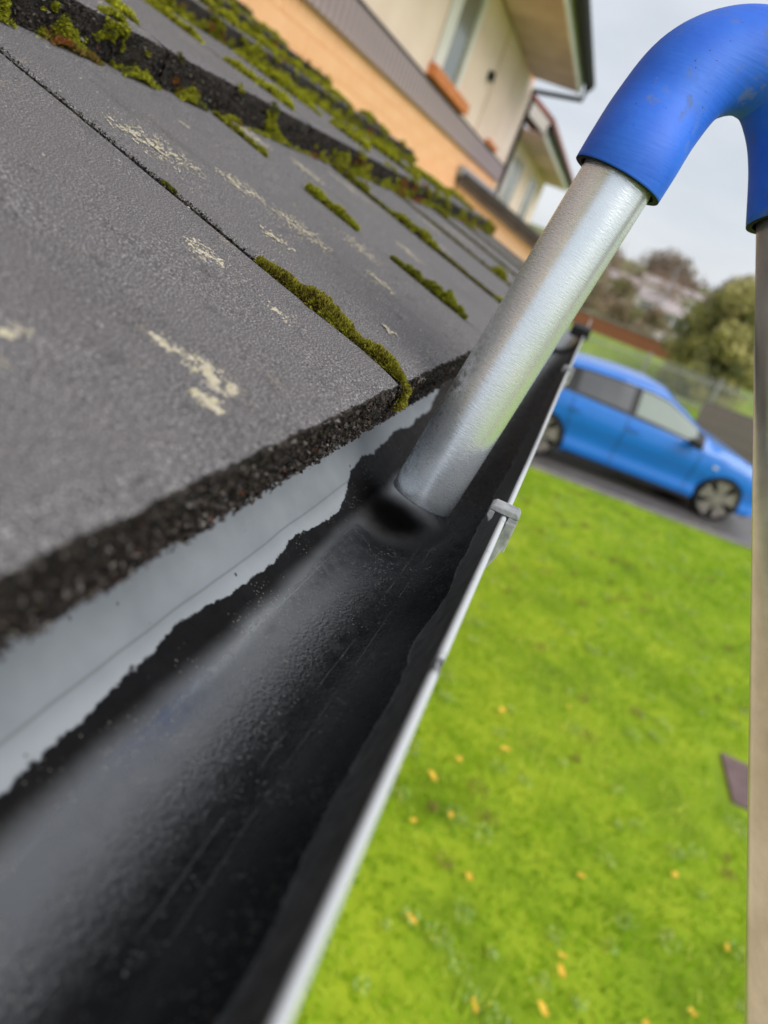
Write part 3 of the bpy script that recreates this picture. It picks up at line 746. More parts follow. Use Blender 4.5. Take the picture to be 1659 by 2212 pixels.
hp_(MB().prism([(W+.02, zr(1.0)+.29), (8, zr(1.0)+.29), (5, zr(1.0)+2.1)], 'x', X1-.5, X1-.45), 'gable_wall', M['cream'])

# neighbour's lean-to further along
ln = tag(empty('neighbour_lean_to', (9, 1, 0)), 'low lean-to with dark sheet roof and peach side wall beyond the tiled roof', 'lean-to')
def pp(mb, name, mats, parent, **kw):
    o = mb.build(name, mats, parent, **kw)
    if parent.parent is None: o.matrix_parent_inverse = Matrix.Translation(parent.location).inverted()
    return o
pp(MB().prism([(.45, 0), (W-.006, 0), (W-.006, H+.40), (.45, H+.02)], 'x', 7.40, 9.3), 'side_wall', M['peach'], ln)
pp(MB().prism([(.12, H-.09), (W-.008, H+.415), (W-.008, H+.50), (.12, H-.02)], 'x', 7.35, 9.4), 'roof_sheet', M['darkroof'], ln)
pp(MB().box(7.3, 9.42, W-.05, W-.003, H+.44, H+.52), 'flashing', M['lead'], ln)
pp(MB().prism([(.16, H-.15), (W-.012, H+.355), (W-.012, H+.412), (.16, H-.082)], 'x', 7.36, 7.395), 'barge_board', M['oldwood'], ln)

# second house, stepped back, with red tiled roof
h2 = tag(empty('second_house', (16, 5, 0)), 'smaller looking cream house with red roof tiles and black eaves gutter', 'house')
Y2, YE, ZE = 2.35, 1.78, H + 1.66
pp(MB().box(12.9, 19.4, Y2, 8.6, 0, ZE+.2), 'wall', M['cream'], h2)
pp(MB().box(12.45, 19.6, YE+.03, Y2-.002, ZE-.01, ZE+.02), 'soffit', M['soffit'], h2)
pp(MB().box(12.44, 19.62, YE, YE+.028, ZE-.03, ZE+.17), 'fascia_board', M['white'], h2)
pp(MB().tube([(12.35, YE-.05, ZE+.11), (19.7, YE-.05, ZE+.11)], .058, 10), 'eaves_gutter', M['black_plastic'], h2)
rf2 = pp(MB().prism([(YE-.05, ZE+.19), (YE-.05, ZE+.25), (5.4, ZE+2.2), (5.4, ZE+2.14)], 'x', 12.4, 19.7).prism([(5.4, ZE+2.14), (5.4, ZE+2.2), (9.1, ZE+.25), (9.1, ZE+.19)], 'x', 12.4, 19.7), 'roof', M['redtile'], h2)
pp(MB().prism([(YE, ZE+.0), (YE, ZE+.185), (5.4, ZE+2.13), (5.4, ZE+1.95)], 'x', 12.36, 12.40), 'barge_board', M['white'], h2)
pp(MB().prism([(Y2, ZE+.2), (8.6, ZE+.2), (5.4, ZE+1.95)], 'x', 12.9, 13.0), 'gable_wall', M['cream'], h2)
for xa in (13.6, 16.5):
    w_ = pp(MB().box(xa, xa+1.3, Y2-.03, Y2-.001, H+.35, H+1.4), 'window', M['glass'], h2)
    fm = MB()
    for a_, b_ in ((xa-.06, xa+.05), (xa+.6, xa+.68), (xa+1.25, xa+1.36)): fm.box(a_, b_, Y2-.05, Y2-.002, H+.30, H+1.45)
    fm.box(xa-.06, xa+1.36, Y2-.048, Y2-.002, H+.28, H+.36)
    pp(fm, 'window_frame', M['white'], w_)
    pp(MB().box(xa-.1, xa+1.4, Y2-.09, Y2-.002, H+.2, H+.278), 'window_sill', M['terra'], h2)

# ------------------------------------------------------------------ blue hatchback
def lerp_tab(tab, x):
    xs_, ys_ = zip(*tab); return float(np.interp(x, xs_, ys_))
TOP = [(-1.90,.62),(-1.86,.86),(-1.78,1.02),(-1.66,1.20),(-1.56,1.315),(-1.40,1.362),(-1.0,1.42),(-.5,1.452),(-.1,1.448),(.15,1.415),(.40,1.30),(.70,1.135),(.95,1.005),(1.05,.985),(1.4,.93),(1.75,.84),(1.93,.755),(2.03,.66),(2.07,.52)]
BELT = [(-1.90,.60),(-1.86,.80),(-1.78,.93),(-1.5,.985),(-1.0,.965),(0,.925),(.6,.905),(.95,.895),(1.4,.85),(1.75,.775),(1.93,.70),(2.03,.61),(2.07,.50)]
WID = [(-1.90,.66),(-1.86,.74),(-1.75,.80),(-1.4,.845),(-.8,.86),(.5,.86),(1.2,.855),(1.6,.83),(1.85,.76),(1.97,.66),(2.03,.57),(2.07,.50)]
WRF = [(-1.90,.92),(-1.80,.80),(-1.6,.70),(-1.4,.665),(-.5,.675),(.15,.665),(.5,.72),(.95,.80),(1.1,.84),(1.9,.88),(2.07,.9)]
SIDE = [(0,.94),(.08,.985),(.16,.975),(.24,.945),(.40,.948),(.54,.985),(.60,1.0),(.78,.995),(.88,.98),(1,.945)]
AX = (1.30, -1.34); AR = .345; ZS = .20
def zbot(x):
    z = ZS + max(0, (x-1.7))*.12 + max(0, (-1.6-x))*.25
    for a in AX:
        d = abs(x - a)
        if d < AR: z = max(z, .315 + math.sqrt(AR*AR - d*d) * .98)
    return z
def car_ring(x):
    zb, zt, zl = zbot(x), lerp_tab(TOP, x), lerp_tab(BELT, x); w = lerp_tab(WID, x); wr = lerp_tab(WRF, x)*w*1.02
    zl = min(zl, zt - .012); zb = min(zb, zl - .05); pts = []
    for u_ in np.linspace(0, 1, 12):
        z = zb + (zl - zb)*u_; uu = (z - ZS)/(zl - ZS) if zl > ZS else 0
        pts.append((x, w*lerp_tab(SIDE, max(0, uu)), z))
    ze = zl + (zt - zl)*.86
    for u_ in (.06, .25, .5, .75, .95):
        pts.append((x, w*.945 + (wr - w*.945)*u_ - 0.02*w*0, zl + (ze - zl)*u_**.96))
    for u_ in (.0, .12, .35, .65, 1.0):
        yy = wr*.985*(1-u_); pts.append((x, yy, ze + (zt-ze)*(1-(1-u_)**2.2)))
    return pts
xs_c = sorted(set([round(v, 4) for v in np.linspace(-1.90, 2.07, 90)] + [a + s_*AR for a in AX for s_ in (-1, 1)] + [a + s_*AR*q for a in AX for s_ in (-1, 1) for q in (.995, .97, .9)]))
cb = MB(); rings = []
for x in xs_c:
    r_ = car_ring(x); rings.append(r_ + [(p[0], -p[1], p[2]) for p in r_[-2::-1]])
nr_ = len(rings[0])
cb.add([p for r_ in rings for p in r_], [(i*nr_+j, (i+1)*nr_+j, (i+1)*nr_+j+1, i*nr_+j+1) for i in range(len(rings)-1) for j in range(nr_-1)] + [tuple(range(nr_)), tuple((len(rings)-1)*nr_+j for j in range(nr_))[::-1]])
rw, fw = Vector((10.66, -.02, 0)), Vector((11.20, -2.70, 0))
cdir = (fw - rw).normalized(); side = Vector((-cdir.y, cdir.x, 0))     # left of travel
ccen = rw + cdir*1.40 + side*.82
car = tag(empty('parked_car', (ccen.x, ccen.y, .004), math.atan2(cdir.y, cdir.x)), 'bright blue hatchback car parked on the road beyond the lawn', 'car')
car.scale = (1.07, 1.07, 1.07)
cb.build('body', M['carpaint'], car, smooth=True)
MB().box(-1.75, 1.9, -.58, .58, .16, .62).build('underbody', M['carblack'], car)
def glass_patch(x0, x1, u0, u1, sgn, off, nx=14, nu=6, slope0=0.0, slope1=0.0):
    b = MB(); vv = []
    for i in range(nx+1):
        for j in range(nu+1):
            v_ = j/nu; x = x0 + slope0*v_ + (x1 + slope1*v_ - x0 - slope0*v_)*i/nx
            zt, zl, w = lerp_tab(TOP, x), lerp_tab(BELT, x), lerp_tab(WID, x); wr = lerp_tab(WRF, x)*w*1.02
            ze = zl + (zt-zl)*.86; u_ = u0 + (u1-u0)*v_
            vv.append((x, sgn*(w*.945 + (wr-w*.945)*u_ + off), zl + (ze-zl)*u_**.96 + off*.4))
    return b.add(vv, [(i*(nu+1)+j, (i+1)*(nu+1)+j, (i+1)*(nu+1)+j+1, i*(nu+1)+j+1)[::sgn] for i in range(nx) for j in range(nu)])
for sg in (-1, 1):
    glass_patch(-1.36, .80, .04, .90, sg, .004, 40).build('window_surround', M['carblack'], car, smooth=True)
    glass_patch(-.24, .66, .12, .84, sg, .009, 18).build('side_window', M['carglass'], car, smooth=True)
    glass_patch(-1.10, -.34, .12, .84, sg, .009, 12).build('side_window', M['carglass2'], car, smooth=True)
def top_patch(x0, x1, off, mat_, name, f=.9):
    vv = []; nx, ny = 10, 10
    for i in range(nx+1):
        x = x0 + (x1-x0)*i/nx; zt = lerp_tab(TOP, x); zl = lerp_tab(BELT, x); w = lerp_tab(WID, x); wr = lerp_tab(WRF, x)*w*1.02; ze = zl+(zt-zl)*.86
        for j in range(ny+1):
            u_ = 2*j/ny - 1; vv.append((x + (off if x0 > 0 else -off)*.6, wr*f*u_, ze + (zt-ze)*(1-abs(u_*f)**2.2) + off))
    return MB().add(vv, [(i*(ny+1)+j, (i+1)*(ny+1)+j, (i+1)*(ny+1)+j+1, i*(ny+1)+j+1) for i in range(nx) for j in range(ny)]).build(name, mat_, car, smooth=True)
top_patch(.20, .93, .008, M['carglass'], 'windscreen'); top_patch(-1.76, -1.58, .008, M['carglass2'], 'rear_window')
tb = MB(); n = 40
pr_ = [(-.10,.255),(-.105,.275),(-.095,.303),(-.07,.318),(.07,.318),(.095,.303),(.105,.275),(.10,.255)]
tb.add([(math.cos(2*math.pi*k/n)*r_, y, math.sin(2*math.pi*k/n)*r_) for (y, r_) in pr_ for k in range(n)], [(i*n+k, i*n+(k+1) % n, ((i+1) % 8)*n+(k+1) % n, ((i+1) % 8)*n+k) for i in range(8) for k in range(n)])
tyre_me = tb.mesh('tyre', M['tyre'], True)
rb = MB()
for a_, b_, r0_, r1_ in ((-.102, -.06, .258, .278), (-.06, .09, .256, .270)):
    rb.add([(math.cos(2*math.pi*k/n)*r, y, math.sin(2*math.pi*k/n)*r) for (y, r) in ((a_, r0_), (a_, r1_), (b_, r1_), (b_, r0_)) for k in range(n)], [(i*n+k, i*n+(k+1) % n, ((i+1) % 4)*n+(k+1) % n, ((i+1) % 4)*n+k) for i in range(4) for k in range(n)])
for q in range(5):
    for dd in (-.17, .17):
        a = 2*math.pi*q/5 + .3
        p_in = (math.cos(a+dd*.6)*.05, math.sin(a+dd*.6)*.05); p_out = (math.cos(a+dd*1.3)*.266, math.sin(a+dd*1.3)*.266)
        dx, dz = p_out[0]-p_in[0], p_out[1]-p_in[1]; l_ = math.hypot(dx, dz); ox, oz = -dz/l_, dx/l_
        w0, w1 = .030, .044
        rb.prism([(p_in[0]+ox*w0, p_in[1]+oz*w0), (p_in[0]-ox*w0, p_in[1]-oz*w0), (p_out[0]-ox*w1, p_out[1]-oz*w1), (p_out[0]+ox*w1, p_out[1]+oz*w1)], 'y', -.092, -.066)
rb.prism([(math.cos(2*math.pi*k/20)*.07, math.sin(2*math.pi*k/20)*.07) for k in range(20)], 'y', -.095, -.06)
rim_me = rb.mesh('rim', M['rim'])
disc_me = MB().prism([(math.cos(2*math.pi*k/24)*.25, math.sin(2*math.pi*k/24)*.25) for k in range(24)], 'y', -.03, .0).mesh('brake_disc', M['carblack'])
for xa in AX:
    for sg in (-1, 1):
        wh = place(tyre_me, 'wheel', car, (xa, sg*.745, .316), (0, 0, 0 if sg < 0 else math.pi))
        place(rim_me, 'rim', wh); place(disc_me, 'brake_disc', wh)
for sg in (-1, 1):
    mm = MB().prism([(.52, .90), (.70, .88), (.72, .95), (.66, 1.0), (.55, 1.0)], 'y', sg*.87, sg*1.02)
    bevel(mm.build('door_mirror', M['carblack'], car), .03, 3)
    hl = MB(); vv = []
    for i in range(7):
        x = 1.72 + .30*i/6; zt = lerp_tab(BELT, x) + .01; w = lerp_tab(WID, x)
        for j in range(4): vv.append((x + .012*0, sg*(w*(.945 + .045*(1-j/3)) + .012), zt - .15 + .14*j/3 + .04*(1 - i/6)))
    hl.add(vv, [(i*4+j, (i+1)*4+j, (i+1)*4+j+1, i*4+j+1)[::sg] for i in range(6) for j in range(3)])
    hl.build('headlight', M['lamp'], car, smooth=True)
    MB().box(-1.89, -1.72, sg*.56, sg*.80, .80, .92).build('tail_light', M['redlamp'], car)
    for xh in (-.18, -1.02):
        bevel(MB().box(xh-.09, xh+.09, min(sg*.855, sg*.885), max(sg*.855, sg*.885), .80, .83).build('door_handle', M['carpaint'], car), .008)
    bevel(MB().box(-.95, .92, min(sg*.80, sg*.845), max(sg*.80, sg*.845), .17, .225).build('sill_trim', M['carblack'], car), .01)
    bevel(MB().box(1.02, 1.09, min(sg*.845, sg*.868), max(sg*.845, sg*.868), .70, .735).build('side_repeater', M['lamp'], car), .006)
MB().box(1.98, 2.075, -.42, .42, .24, .40).build('grille', M['carblack'], car)
def side_pt(x, u_, sg, off):
    zl, w = lerp_tab(BELT, x), lerp_tab(WID, x); z = ZS + (zl - ZS)*u_
    return (x, sg*(w*lerp_tab(SIDE, u_) + off), z)
for sg in (-1, 1):
    for xg, tilt in ((.78, .02), (-.30, 0), (-.98, -.12)):
        MB().tube([side_pt(xg + tilt*u_, u_, sg, -.001) for u_ in np.linspace(.10, .99, 12)], .006, 4).build('door_gap', M['carblack'], car)

# ------------------------------------------------------------------ fences, garden wall, lamp, far houses
fe = tag(empty('railing_fence', (22.5, -3, 0)), 'grey upright railing fence beyond the car and grass', 'fence')
fdir = Vector((.25, -1, 0)).normalized(); f0 = Vector((22.2, 2.5, 0))
pk = MB().box(-.012, .012, -.016, .016, .05, 1.2).mesh('picket', M['steel'])
n_p = 95; ang = math.atan2(fdir.y, fdir.x) - math.pi/2
for i in range(n_p):
    p = f0 + fdir*(i*.125); place(pk, 'picket', fe, (p.x - 22.5, p.y + 3, 0), (0, 0, ang))
for z in (.28, 1.0):
    e = f0 + fdir*(n_p*.125)
    pp(MB().tube([(f0.x, f0.y, z), (e.x, e.y, z)], .022, 6), 'rail', M['steel'], fe)
for i in range(0, n_p+1, 19):
    p = f0 + fdir*(i*.125 - .06); pp(MB().box(p.x-.03, p.x+.03, p.y-.03, p.y+.03, 0, 1.25), 'post', M['steel'], fe)

gw = tag(empty('garden_wall', (30, -2, 0)), 'low orange red brick garden wall behind the railings', 'wall')
brk = MB().box(0, .43, -.1, .1, 0, .13).mesh('brick', M['brick'])
pp(MB().box(29.95, 30.05, -4.5, 3.0, .5, 1.30), 'core', M['kerb'], gw)
for r_ in range(5):
    for i in range(16):
        place(brk, 'brick', gw, (0, 4.55 - (i + (.5 if r_ % 2 else 0))*.45, .66 + r_*.138), (0, 0, math.pi/2))
pp(MB().box(29.86, 30.14, -4.55, 3.05, 1.36, 1.41), 'coping', M['kerb'], gw)

wf = tag(empty('board_fence', (17, -5, 0)), 'dark weathered close-board fence below the evergreen tree', 'fence')
bd = MB().prism([(-.068, -.012), (.068, -.012), (.068, .004), (-.068, .012)], 'z', .04, 1.08).mesh('board', M['oldwood'])
w0 = Vector((17.0, -3.05, 0)); wd = Vector((.35, -1, 0)).normalized(); an = math.atan2(wd.y, wd.x)
for i in range(40):
    p = w0 + wd*(i*.14); place(bd, 'board', wf, (p.x - 17, p.y + 5, random.uniform(-.01, .01)), (0, random.uniform(-.006, .006), an))
for z in (.3, .85):
    e = w0 + wd*5.6; pp(MB().tube([(w0.x+.05, w0.y, z), (e.x+.05, e.y, z)], .03, 4), 'rail', M['oldwood'], wf)

lampo = tag(empty('street_lamp', (62, -4.46, 0)), 'thin pale street lamp post rising before the bare trees', 'street lamp')
pp(MB().tube([(62, -4.46, 0), (62, -4.46, 4), (62, -4.46, 5.6)], [.09, .07, .05], 8), 'post', M['lead'], lampo)
pp(MB().tube([(62, -4.46, 5.55), (62, -4.8, 5.75), (62, -5.2, 5.78)], .04, 6), 'arm', M['lead'], lampo)
bevel(pp(MB().box(61.85, 62.15, -5.7, -5.15, 5.72, 5.86), 'lamp_head', M['white'], lampo), .03)

def far_house(x, y, z, w, d, h, label, wallm_, roofm_, rz=0):
    t_ = tag(empty('far_house', (x, y, z), rz), label, 'house', 'houses on the far slope')
    MB().box(0, d, -w/2, w/2, -1.5, h).build('wall', wallm_, t_)
    MB().prism([(-w/2-.3, h), (w/2+.3, h), (w/2+.3, h+.1), (0+w*.0, h+.1)], 'x', -.3, d+.3).build('eaves_board', M['white'], t_)
    MB().add([(-.4,-w/2-.3,h+.1),(-.4,w/2+.3,h+.1),(d+.4,w/2+.3,h+.1),(d+.4,-w/2-.3,h+.1),(d/2,-w/2-.3,h+.9),(d/2,w/2+.3,h+.9)], [(0,1,5,4),(3,4,5,2),(0,4,3),(1,2,5),(0,3,2,1)]).build('roof', roofm_, t_)
    nwin = max(2, int(w/2.2))
    for fl_ in range(2 if h > 4 else 1):
        for i in range(nwin):
            yy = -w/2 + (i+.5)*w/nwin; z0 = .9 + fl_*2.6
            wn = MB().box(-.04, -.005, yy-.55, yy+.55, z0, z0+1.1).build('window', M['glass'], t_)
            fm_ = MB()
            for q in (-.6, -.03, .52): fm_.box(-.07, -.006, yy+q, yy+q+.08, z0-.05, z0+1.15)
            fm_.box(-.07, -.006, yy-.6, yy+.6, z0-.09, z0-.051); fm_.box(-.07, -.006, yy-.6, yy+.6, z0+1.151, z0+1.2)
            fm_.build('window_frame', M['white'], wn)
    return t_
M['paleroof'] = plain('grey_slate', S(196, 184, 182), S(160, 146, 144), scale=1, rough=0.8)
M['pale'] = plain('white_render', S(252, 248, 246), S(240, 234, 230), scale=.6, rough=0.9)
M['warmwall'] = plain('pink_brick', S(190, 150, 130), S(160, 124, 108), scale=.8, rough=0.9)
far_house(92, -7.2, 1.7, 6.8, 6, 2.7, 'long white far house row under the bare hilltop trees', M['pale'], M['paleroof'])
far_house(70, -4.6, .2, 2.6, 5, 2.3, 'small white far house left of the pale gabled one', M['pale'], M['paleroof'])
far_house(64, -6.0, .0, 2.4, 5, 2.2, 'pale gabled far house nearest the evergreen tree', M['pale'], M['paleroof'])
far_house(85, -1.4, .8, 3.4, 6, 2.6, 'far pink brick house behind the leafless shrubs', M['warmwall'], M['paleroof'])
far_house(78, 3.2, .8, 4.2, 6, 3.4, 'far pale house with slate roof mostly hidden by the tube', M['pale'], M['paleroof'])
far_house(74, -16, .5, 8, 6, 4.8, 'two storey far house behind the right hand pole', M['warmwall'], M['paleroof'])

# ------------------------------------------------------------------ trees and shrubs
def bare_branches(seed, height, spread, levels=5):
    rnd = random.Random(seed); tr = MB(); cr_ = MB()
    def grow(p, d, l, r, lev):
        q = p + d*l
        (tr if lev < 2 else cr_).tube([p, p.lerp(q, .5) + Vector((rnd.uniform(-1,1), rnd.uniform(-1,1), 0))*l*.05, q], [r, r*.8, r*.62], 5 if lev < 2 else 3, False)
        if lev >= levels: return
        for _ in range(rnd.choice((2, 3, 3)) if lev < 3 else rnd.choice((2, 3))):
            nd = (d + Vector((rnd.gauss(0, spread), rnd.gauss(0, spread), rnd.gauss(.08, .3)))).normalized()
            grow(p.lerp(q, rnd.uniform(.65, 1)), nd, l*rnd.uniform(.62, .85), r*.58, lev+1)
    grow(Vector((0,0,-.3)), Vector((0,0,1)), height*.30, height*.03, 0)
    return tr.mesh('trunk', M['bark']), cr_.mesh('crown', M['twig'])
M['twig'] = plain('twigs', S(156, 130, 112), S(128, 106, 92), scale=.8, rough=0.9)
bare = [bare_branches(s_, 8.5, .55, 6) for s_ in (3, 11)]
labs = ['bare purplish tree with domed crown left of the lamp post', 'bare tree on the hill directly behind the white house row', 'slender bare tree rising above the evergreen', 'bare tree far right, behind the pole',
        'bare tree just left of the domed one, beside the tube', 'low bare tree between the lamp post and the evergreen']
for i, (x, y, s_, l) in enumerate(((78, -2.2, 0.92, labs[0]), (104, -7.6, .98, labs[1]), (70, -8.0, .92, labs[2]), (84, -17, 1.0, labs[3]), (72, 1.0, .85, labs[4]), (88, -9.6, .9, labs[5]))):
    t_ = tag(empty('bare_tree', (x, y, max(0, .052*(x-70)) - .2), i*1.1), l, 'tree', 'leafless trees on the far slope'); t_.scale = (s_*1.25, s_*1.25, s_)
    place(bare[i % 2][0], 'trunk', t_); place(bare[i % 2][1], 'crown', t_)

def leafy(name, label, cat, base, h, rx, n_cl, n_lf, size, cols, group=None, shape=1.0, seed=1, trunk_r=.09):
    rnd = np.random.default_rng(seed); rd = random.Random(seed)
    t_ = tag(empty(name, base), label, cat, group)
    tk = MB(); tk.tube([(0,0,-.2), (0.03,0,h*.35), (0,.02,h*.72)], [trunk_r, trunk_r*.8, trunk_r*.3], 8)
    V, Cc = [], []
    for _ in range(n_cl):
        u_ = rd.random(); zc = h*(.06 + .9*u_)
        rr = rx * (1 - (abs(2*u_ - .75)/1.3)**2.2 * shape) * rd.uniform(.35, 1.0); an_ = rd.random()*6.28
        cx_, cy_ = math.cos(an_)*rr, math.sin(an_)*rr
        tk.tube([(0, 0, zc*.8), (cx_*.5, cy_*.5, zc*.9), (cx_*.9, cy_*.9, zc)], [trunk_r*.25, trunk_r*.18, trunk_r*.08], 4, False)
        cs = rd.uniform(.5, 1.2) * rx * .34; base_c = np.array(cols[rd.randrange(len(cols))]) * rd.uniform(.75, 1.2)
        o_ = rnd.normal(0, 1, (n_lf, 3)); o_ /= np.linalg.norm(o_, axis=1, keepdims=True); o_ *= rnd.uniform(.3, 1, (n_lf, 1))**.6
        c_ = np.array([cx_, cy_, zc]) + o_*np.array([cs, cs, cs*.9])
        a_ = rnd.normal(0, 1, (n_lf, 3)); a_ /= np.linalg.norm(a_, axis=1, keepdims=True); b_ = np.cross(a_, rnd.normal(0, 1, (n_lf, 3))); b_ /= np.linalg.norm(b_, axis=1, keepdims=True)
        L_ = size*rnd.uniform(.6, 1.3, (n_lf, 1))
        q = np.stack([c_ - a_*L_, c_ + b_*L_*.45, c_ + a_*L_, c_ - b_*L_*.45], 1)
        V.append(q.reshape(-1, 3)); Cc.append(base_c[None]*rnd.uniform(.7, 1.3, (n_lf, 1)))
    tk.build('trunk', M['bark'], t_)
    soup('crown', np.concatenate(V), 4, M['leaf'], np.concatenate(Cc), t_)
    return t_
leafy('evergreen_tree', 'olive green bushy evergreen tree beside the board fence', 'tree', (26.0, -4.10, 0), 4.1, 1.5, 150, 140, .09, [(.44,.42,.15), (.56,.52,.22), (.26,.27,.12), (.66,.60,.28)], seed=5)
leafy('evergreen_tree', 'yellow green tree further right, partly behind the pole', 'tree', (33, -7.0, 0), 5.2, 2.2, 110, 120, .11, [(.48,.46,.14), (.54,.49,.18), (.38,.38,.11)], seed=8)
sh = [(33, -1.2, 2.2, 1.2, 'brown leafless shrub standing behind the brick wall'), (36, .6, 2.9, 1.4, 'tall russet shrub beside the silver tube above the gutter end'), (38, -2.9, 2.3, 1.2, 'olive brown shrub right of the brick wall end'), (44, -.9, 3.2, 1.3, 'high tan shrub in front of the pink far house'), (50, 1.8, 4.6, 2.2, 'largest dull green shrub half hidden behind the tube'), (47, -6.2, 2.2, 1.3, 'small olive shrub beside the pale gabled house')]
for i, (x, y, h_, r_, l) in enumerate(sh):
    leafy('shrub', l, 'shrub', (x, y, 0), h_, r_, 46, 70, .085, [(.36,.27,.18), (.44,.33,.24), (.30,.25,.15), (.50,.39,.30), (.30,.30,.13)], 'shrubs beyond the railings', .9, 20+i, .06)
for i, (x, y, h_, r_, l) in enumerate([(120, 4, 9, 6, 'far brown thicket on the slope left of centre'), (128, -8, 9.5, 6.5, 'far brown thicket on the slope behind the white row'), (125, -20, 10, 6.5, 'far olive thicket on the slope to the right'), (118, -31, 10, 6.5, 'far thicket on the slope beyond the right hand pole')]):
    leafy('thicket', l, 'trees', (x, y, .052*(x-70)-.3), h_*.75, r_, 60, 90, .30, [(.34,.26,.20), (.40,.31,.24), (.31,.26,.18), (.38,.31,.21)], 'thickets on the far slope', .9, 40+i, .2)

# ------------------------------------------------------------------ grass, leaves, slab
ng = 150000
gxv = rng.uniform(.4, 11.2, ng); gyv = rng.uniform(-7.5, .5, ng)
dens = rng.random(ng) < np.clip(1.25 - np.maximum(0, -gyv - 4)*.2, .3, 1)
ok = (gxv < 9.80 - .2*gyv) & dens
ok &= ~((gxv > 4.12) & (gxv < 4.78) & (gyv < -1.93) & (gyv > -3.2))
gxv, gyv = gxv[ok], gyv[ok]; n = len(gxv)
def vnoise(x, y, s, seed):
    r_ = np.random.default_rng(seed).random((64, 64)); u_ = x*s; v_ = y*s; i = np.floor(u_).astype(int); j = np.floor(v_).astype(int); fu = u_-i; fv = v_-j
    fu = fu*fu*(3-2*fu); fv = fv*fv*(3-2*fv)
    g_ = lambda a_, b_: r_[a_ % 64, b_ % 64]
    return (g_(i,j)*(1-fu)+g_(i+1,j)*fu)*(1-fv)+(g_(i,j+1)*(1-fu)+g_(i+1,j+1)*fu)*fv
nA = vnoise(gxv, gyv, 1.3, 1); nB = vnoise(gxv, gyv, 4.2, 2); nC = .5*vnoise(gxv, gyv, 11, 3) + .3*vnoise(gyv+3, gxv, 23.7, 4) + .2*vnoise(gxv, gyv+9, 47, 6)
hgt = (.018 + .034*rng.random(n)) * (.55 + .9*nB); wdt = rng.uniform(.003, .0065, n); an = rng.uniform(0, 6.283, n); ln_ = rng.normal(0, .6, (n, 2))
dx, dy = np.cos(an)*wdt, np.sin(an)*wdt
z0 = np.zeros(n)
vs_ = np.stack([np.stack([gxv-dx, gyv-dy, z0], 1), np.stack([gxv+dx, gyv+dy, z0], 1), np.stack([gxv+ln_[:,0]*hgt*.9, gyv+ln_[:,1]*hgt*.9, hgt], 1)], 1)
tt = (.42*nA + .50*nB + .55*nC - .16 + rng.normal(0, .22, n))[:, None]
cA, cB, cC = np.array([.13, .29, .006]), np.array([.34, .57, .012]), np.array([.68, .76, .12])
t1 = np.clip(tt/.55, 0, 1); t2 = np.clip((tt-.60)/.40, 0, 1)
gcol = (cA*(1-t1) + cB*t1)*(1-t2) + cC*t2
# broad weed leaves and dead thatch among the blades
wx, wy, wc, wr_ = [], [], [], []
for _ in range(620):
    cx_, cy_ = rng.uniform(.6, 9.6), rng.uniform(-6, .3)
    dead = rng.random() < .30; rr = rng.uniform(.02, .07)
    if 4.0 < cx_ < 4.9 and -3.3 < cy_ < -1.8: continue
    for _k in range(int(18 + 500*rr)):
        a_ = rng.uniform(0, 6.28); d_ = rr*math.sqrt(rng.random()); wx.append(cx_ + math.cos(a_)*d_); wy.append(cy_ + math.sin(a_)*d_); wr_.append(rng.uniform(.006, .014))
        f_ = rng.uniform(.6, 1.3); wc.append(((.30, .20, .08) if dead else ((.42, .60, .20) if rng.random() < .7 else (.62, .66, .16))) * np.array([f_, f_, f_]))
wx, wy, wr_ = np.array(wx), np.array(wy), np.array(wr_); nw = len(wx); aw = rng.uniform(0, 6.28, nw); zw = rng.uniform(.018, .045, nw)
ca, sa = np.cos(aw)*wr_, np.sin(aw)*wr_
wq = np.stack([np.stack([wx-ca, wy-sa, zw*.6], 1), np.stack([wx+sa*.6, wy-ca*.6, zw], 1), np.stack([wx+ca, wy+sa, zw*1.1], 1)], 1)
gr = soup('grass', np.concatenate([vs_.reshape(-1, 3), wq.reshape(-1, 3)]), 3, M['leaf'], np.concatenate([gcol, np.array(wc)]))
tag(gr, 'bright green short lawn grass', 'grass', kind='stuff')
ng = 26000
gx2 = rng.uniform(14.6, 27, ng); gy2 = rng.uniform(-9, 2.5, ng); k_ = gx2 > edge_x(0) + 4.8 - .2*gy2; gx2, gy2 = gx2[k_], gy2[k_]; n = len(gx2)
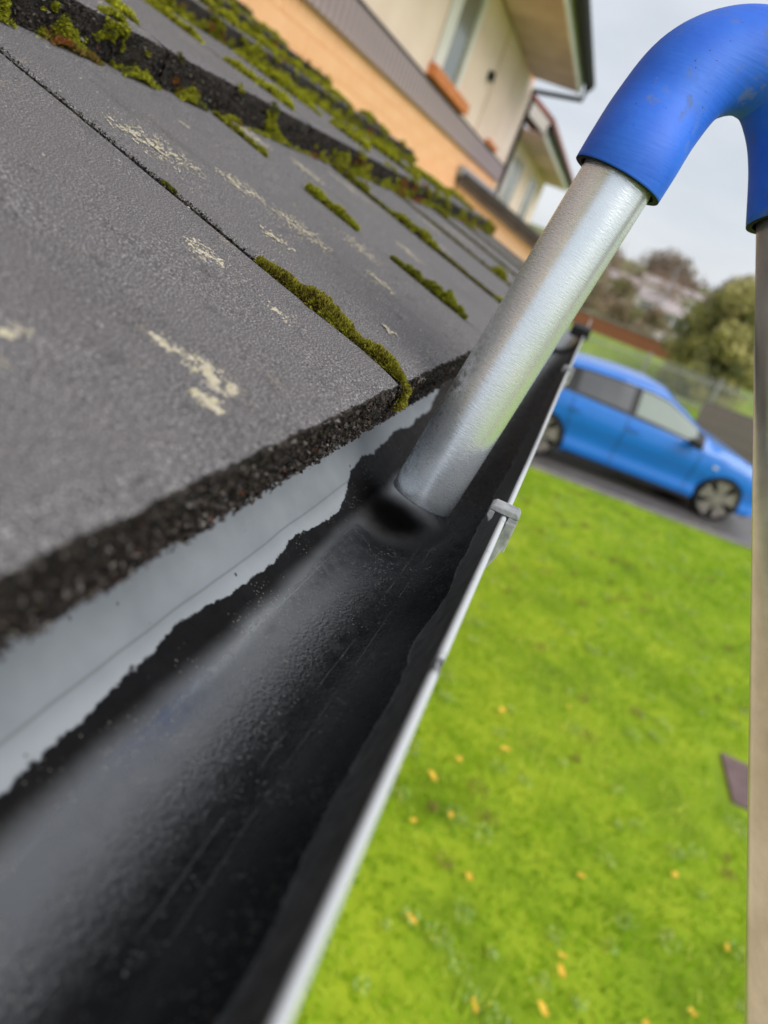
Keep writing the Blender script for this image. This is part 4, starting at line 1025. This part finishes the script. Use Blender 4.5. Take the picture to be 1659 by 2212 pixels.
h2_ = rng.uniform(.03, .08, n); an = rng.uniform(0, 6.28, n); dx, dy = np.cos(an)*.012, np.sin(an)*.012
vs_ = np.stack([np.stack([gx2-dx, gy2-dy, np.zeros(n)], 1), np.stack([gx2+dx, gy2+dy, np.zeros(n)], 1), np.stack([gx2+rng.normal(0,.03,n), gy2+rng.normal(0,.03,n), h2_], 1)], 1)
tag(soup('verge_grass', vs_.reshape(-1, 3), 3, M['leaf'], np.array([.22, .46, .012])*rng.uniform(.6, 1.4, (n, 1))), 'green grass verge beyond the parked car', 'grass', kind='stuff')

sl = tag(MB().box(4.20, 4.72, -3.1, -2.04, -.02, .02).build('paving_slab', M['slab']), 'mauve grey paving slab set in the lawn by the pole', 'slab'); bevel(sl, .008)
M['yellow_leaf'] = plain('yellow_leaf', S(240, 206, 70), S(226, 176, 60), scale=40, rough=0.7)
lf = MB(); nl = 9
lfv = [(0, 0, .004)] + [(math.cos(2*math.pi*k/nl)*(.030 if k % 2 else .038), math.sin(2*math.pi*k/nl)*.026, .010 if k % 3 else .002) for k in range(nl)]
lf.add(lfv, [(0, 1+k, 1+(k+1) % nl) for k in range(nl)]); lfm = lf.mesh('fallen_leaf', M['yellow_leaf'])
lp = [(2.05,-.62),(1.98,-.90),(2.12,-.98),(2.0,-1.05),(2.38,-.95),(2.42,-1.0),(2.6,-.5),(2.85,-.42),(3.1,-.24),(3.35,-.35),(3.55,-.62),(2.3,-1.4),(2.55,-1.55),(2.9,-1.1),(3.3,-1.6),(2.2,-.35),(2.75,-.25),(3.9,-.5),(4.4,-.9),(2.15,-1.6),(1.9,-.75),(3.0,-1.75)]
for i, (x, y) in enumerate(lp):
    o = place(lfm, 'fallen_leaf', None, (x + random.uniform(-.05, .05), y + random.uniform(-.05, .05), .03), (random.uniform(-.3, .3), random.uniform(-.3, .3), random.uniform(0, 6)), (random.uniform(.4, 1.0), random.uniform(.4, .9), random.uniform(.7, 1.2)))
    tag(o, 'small yellow fallen leaf lying on the green lawn', 'leaf', 'yellow leaves fallen on the lawn')
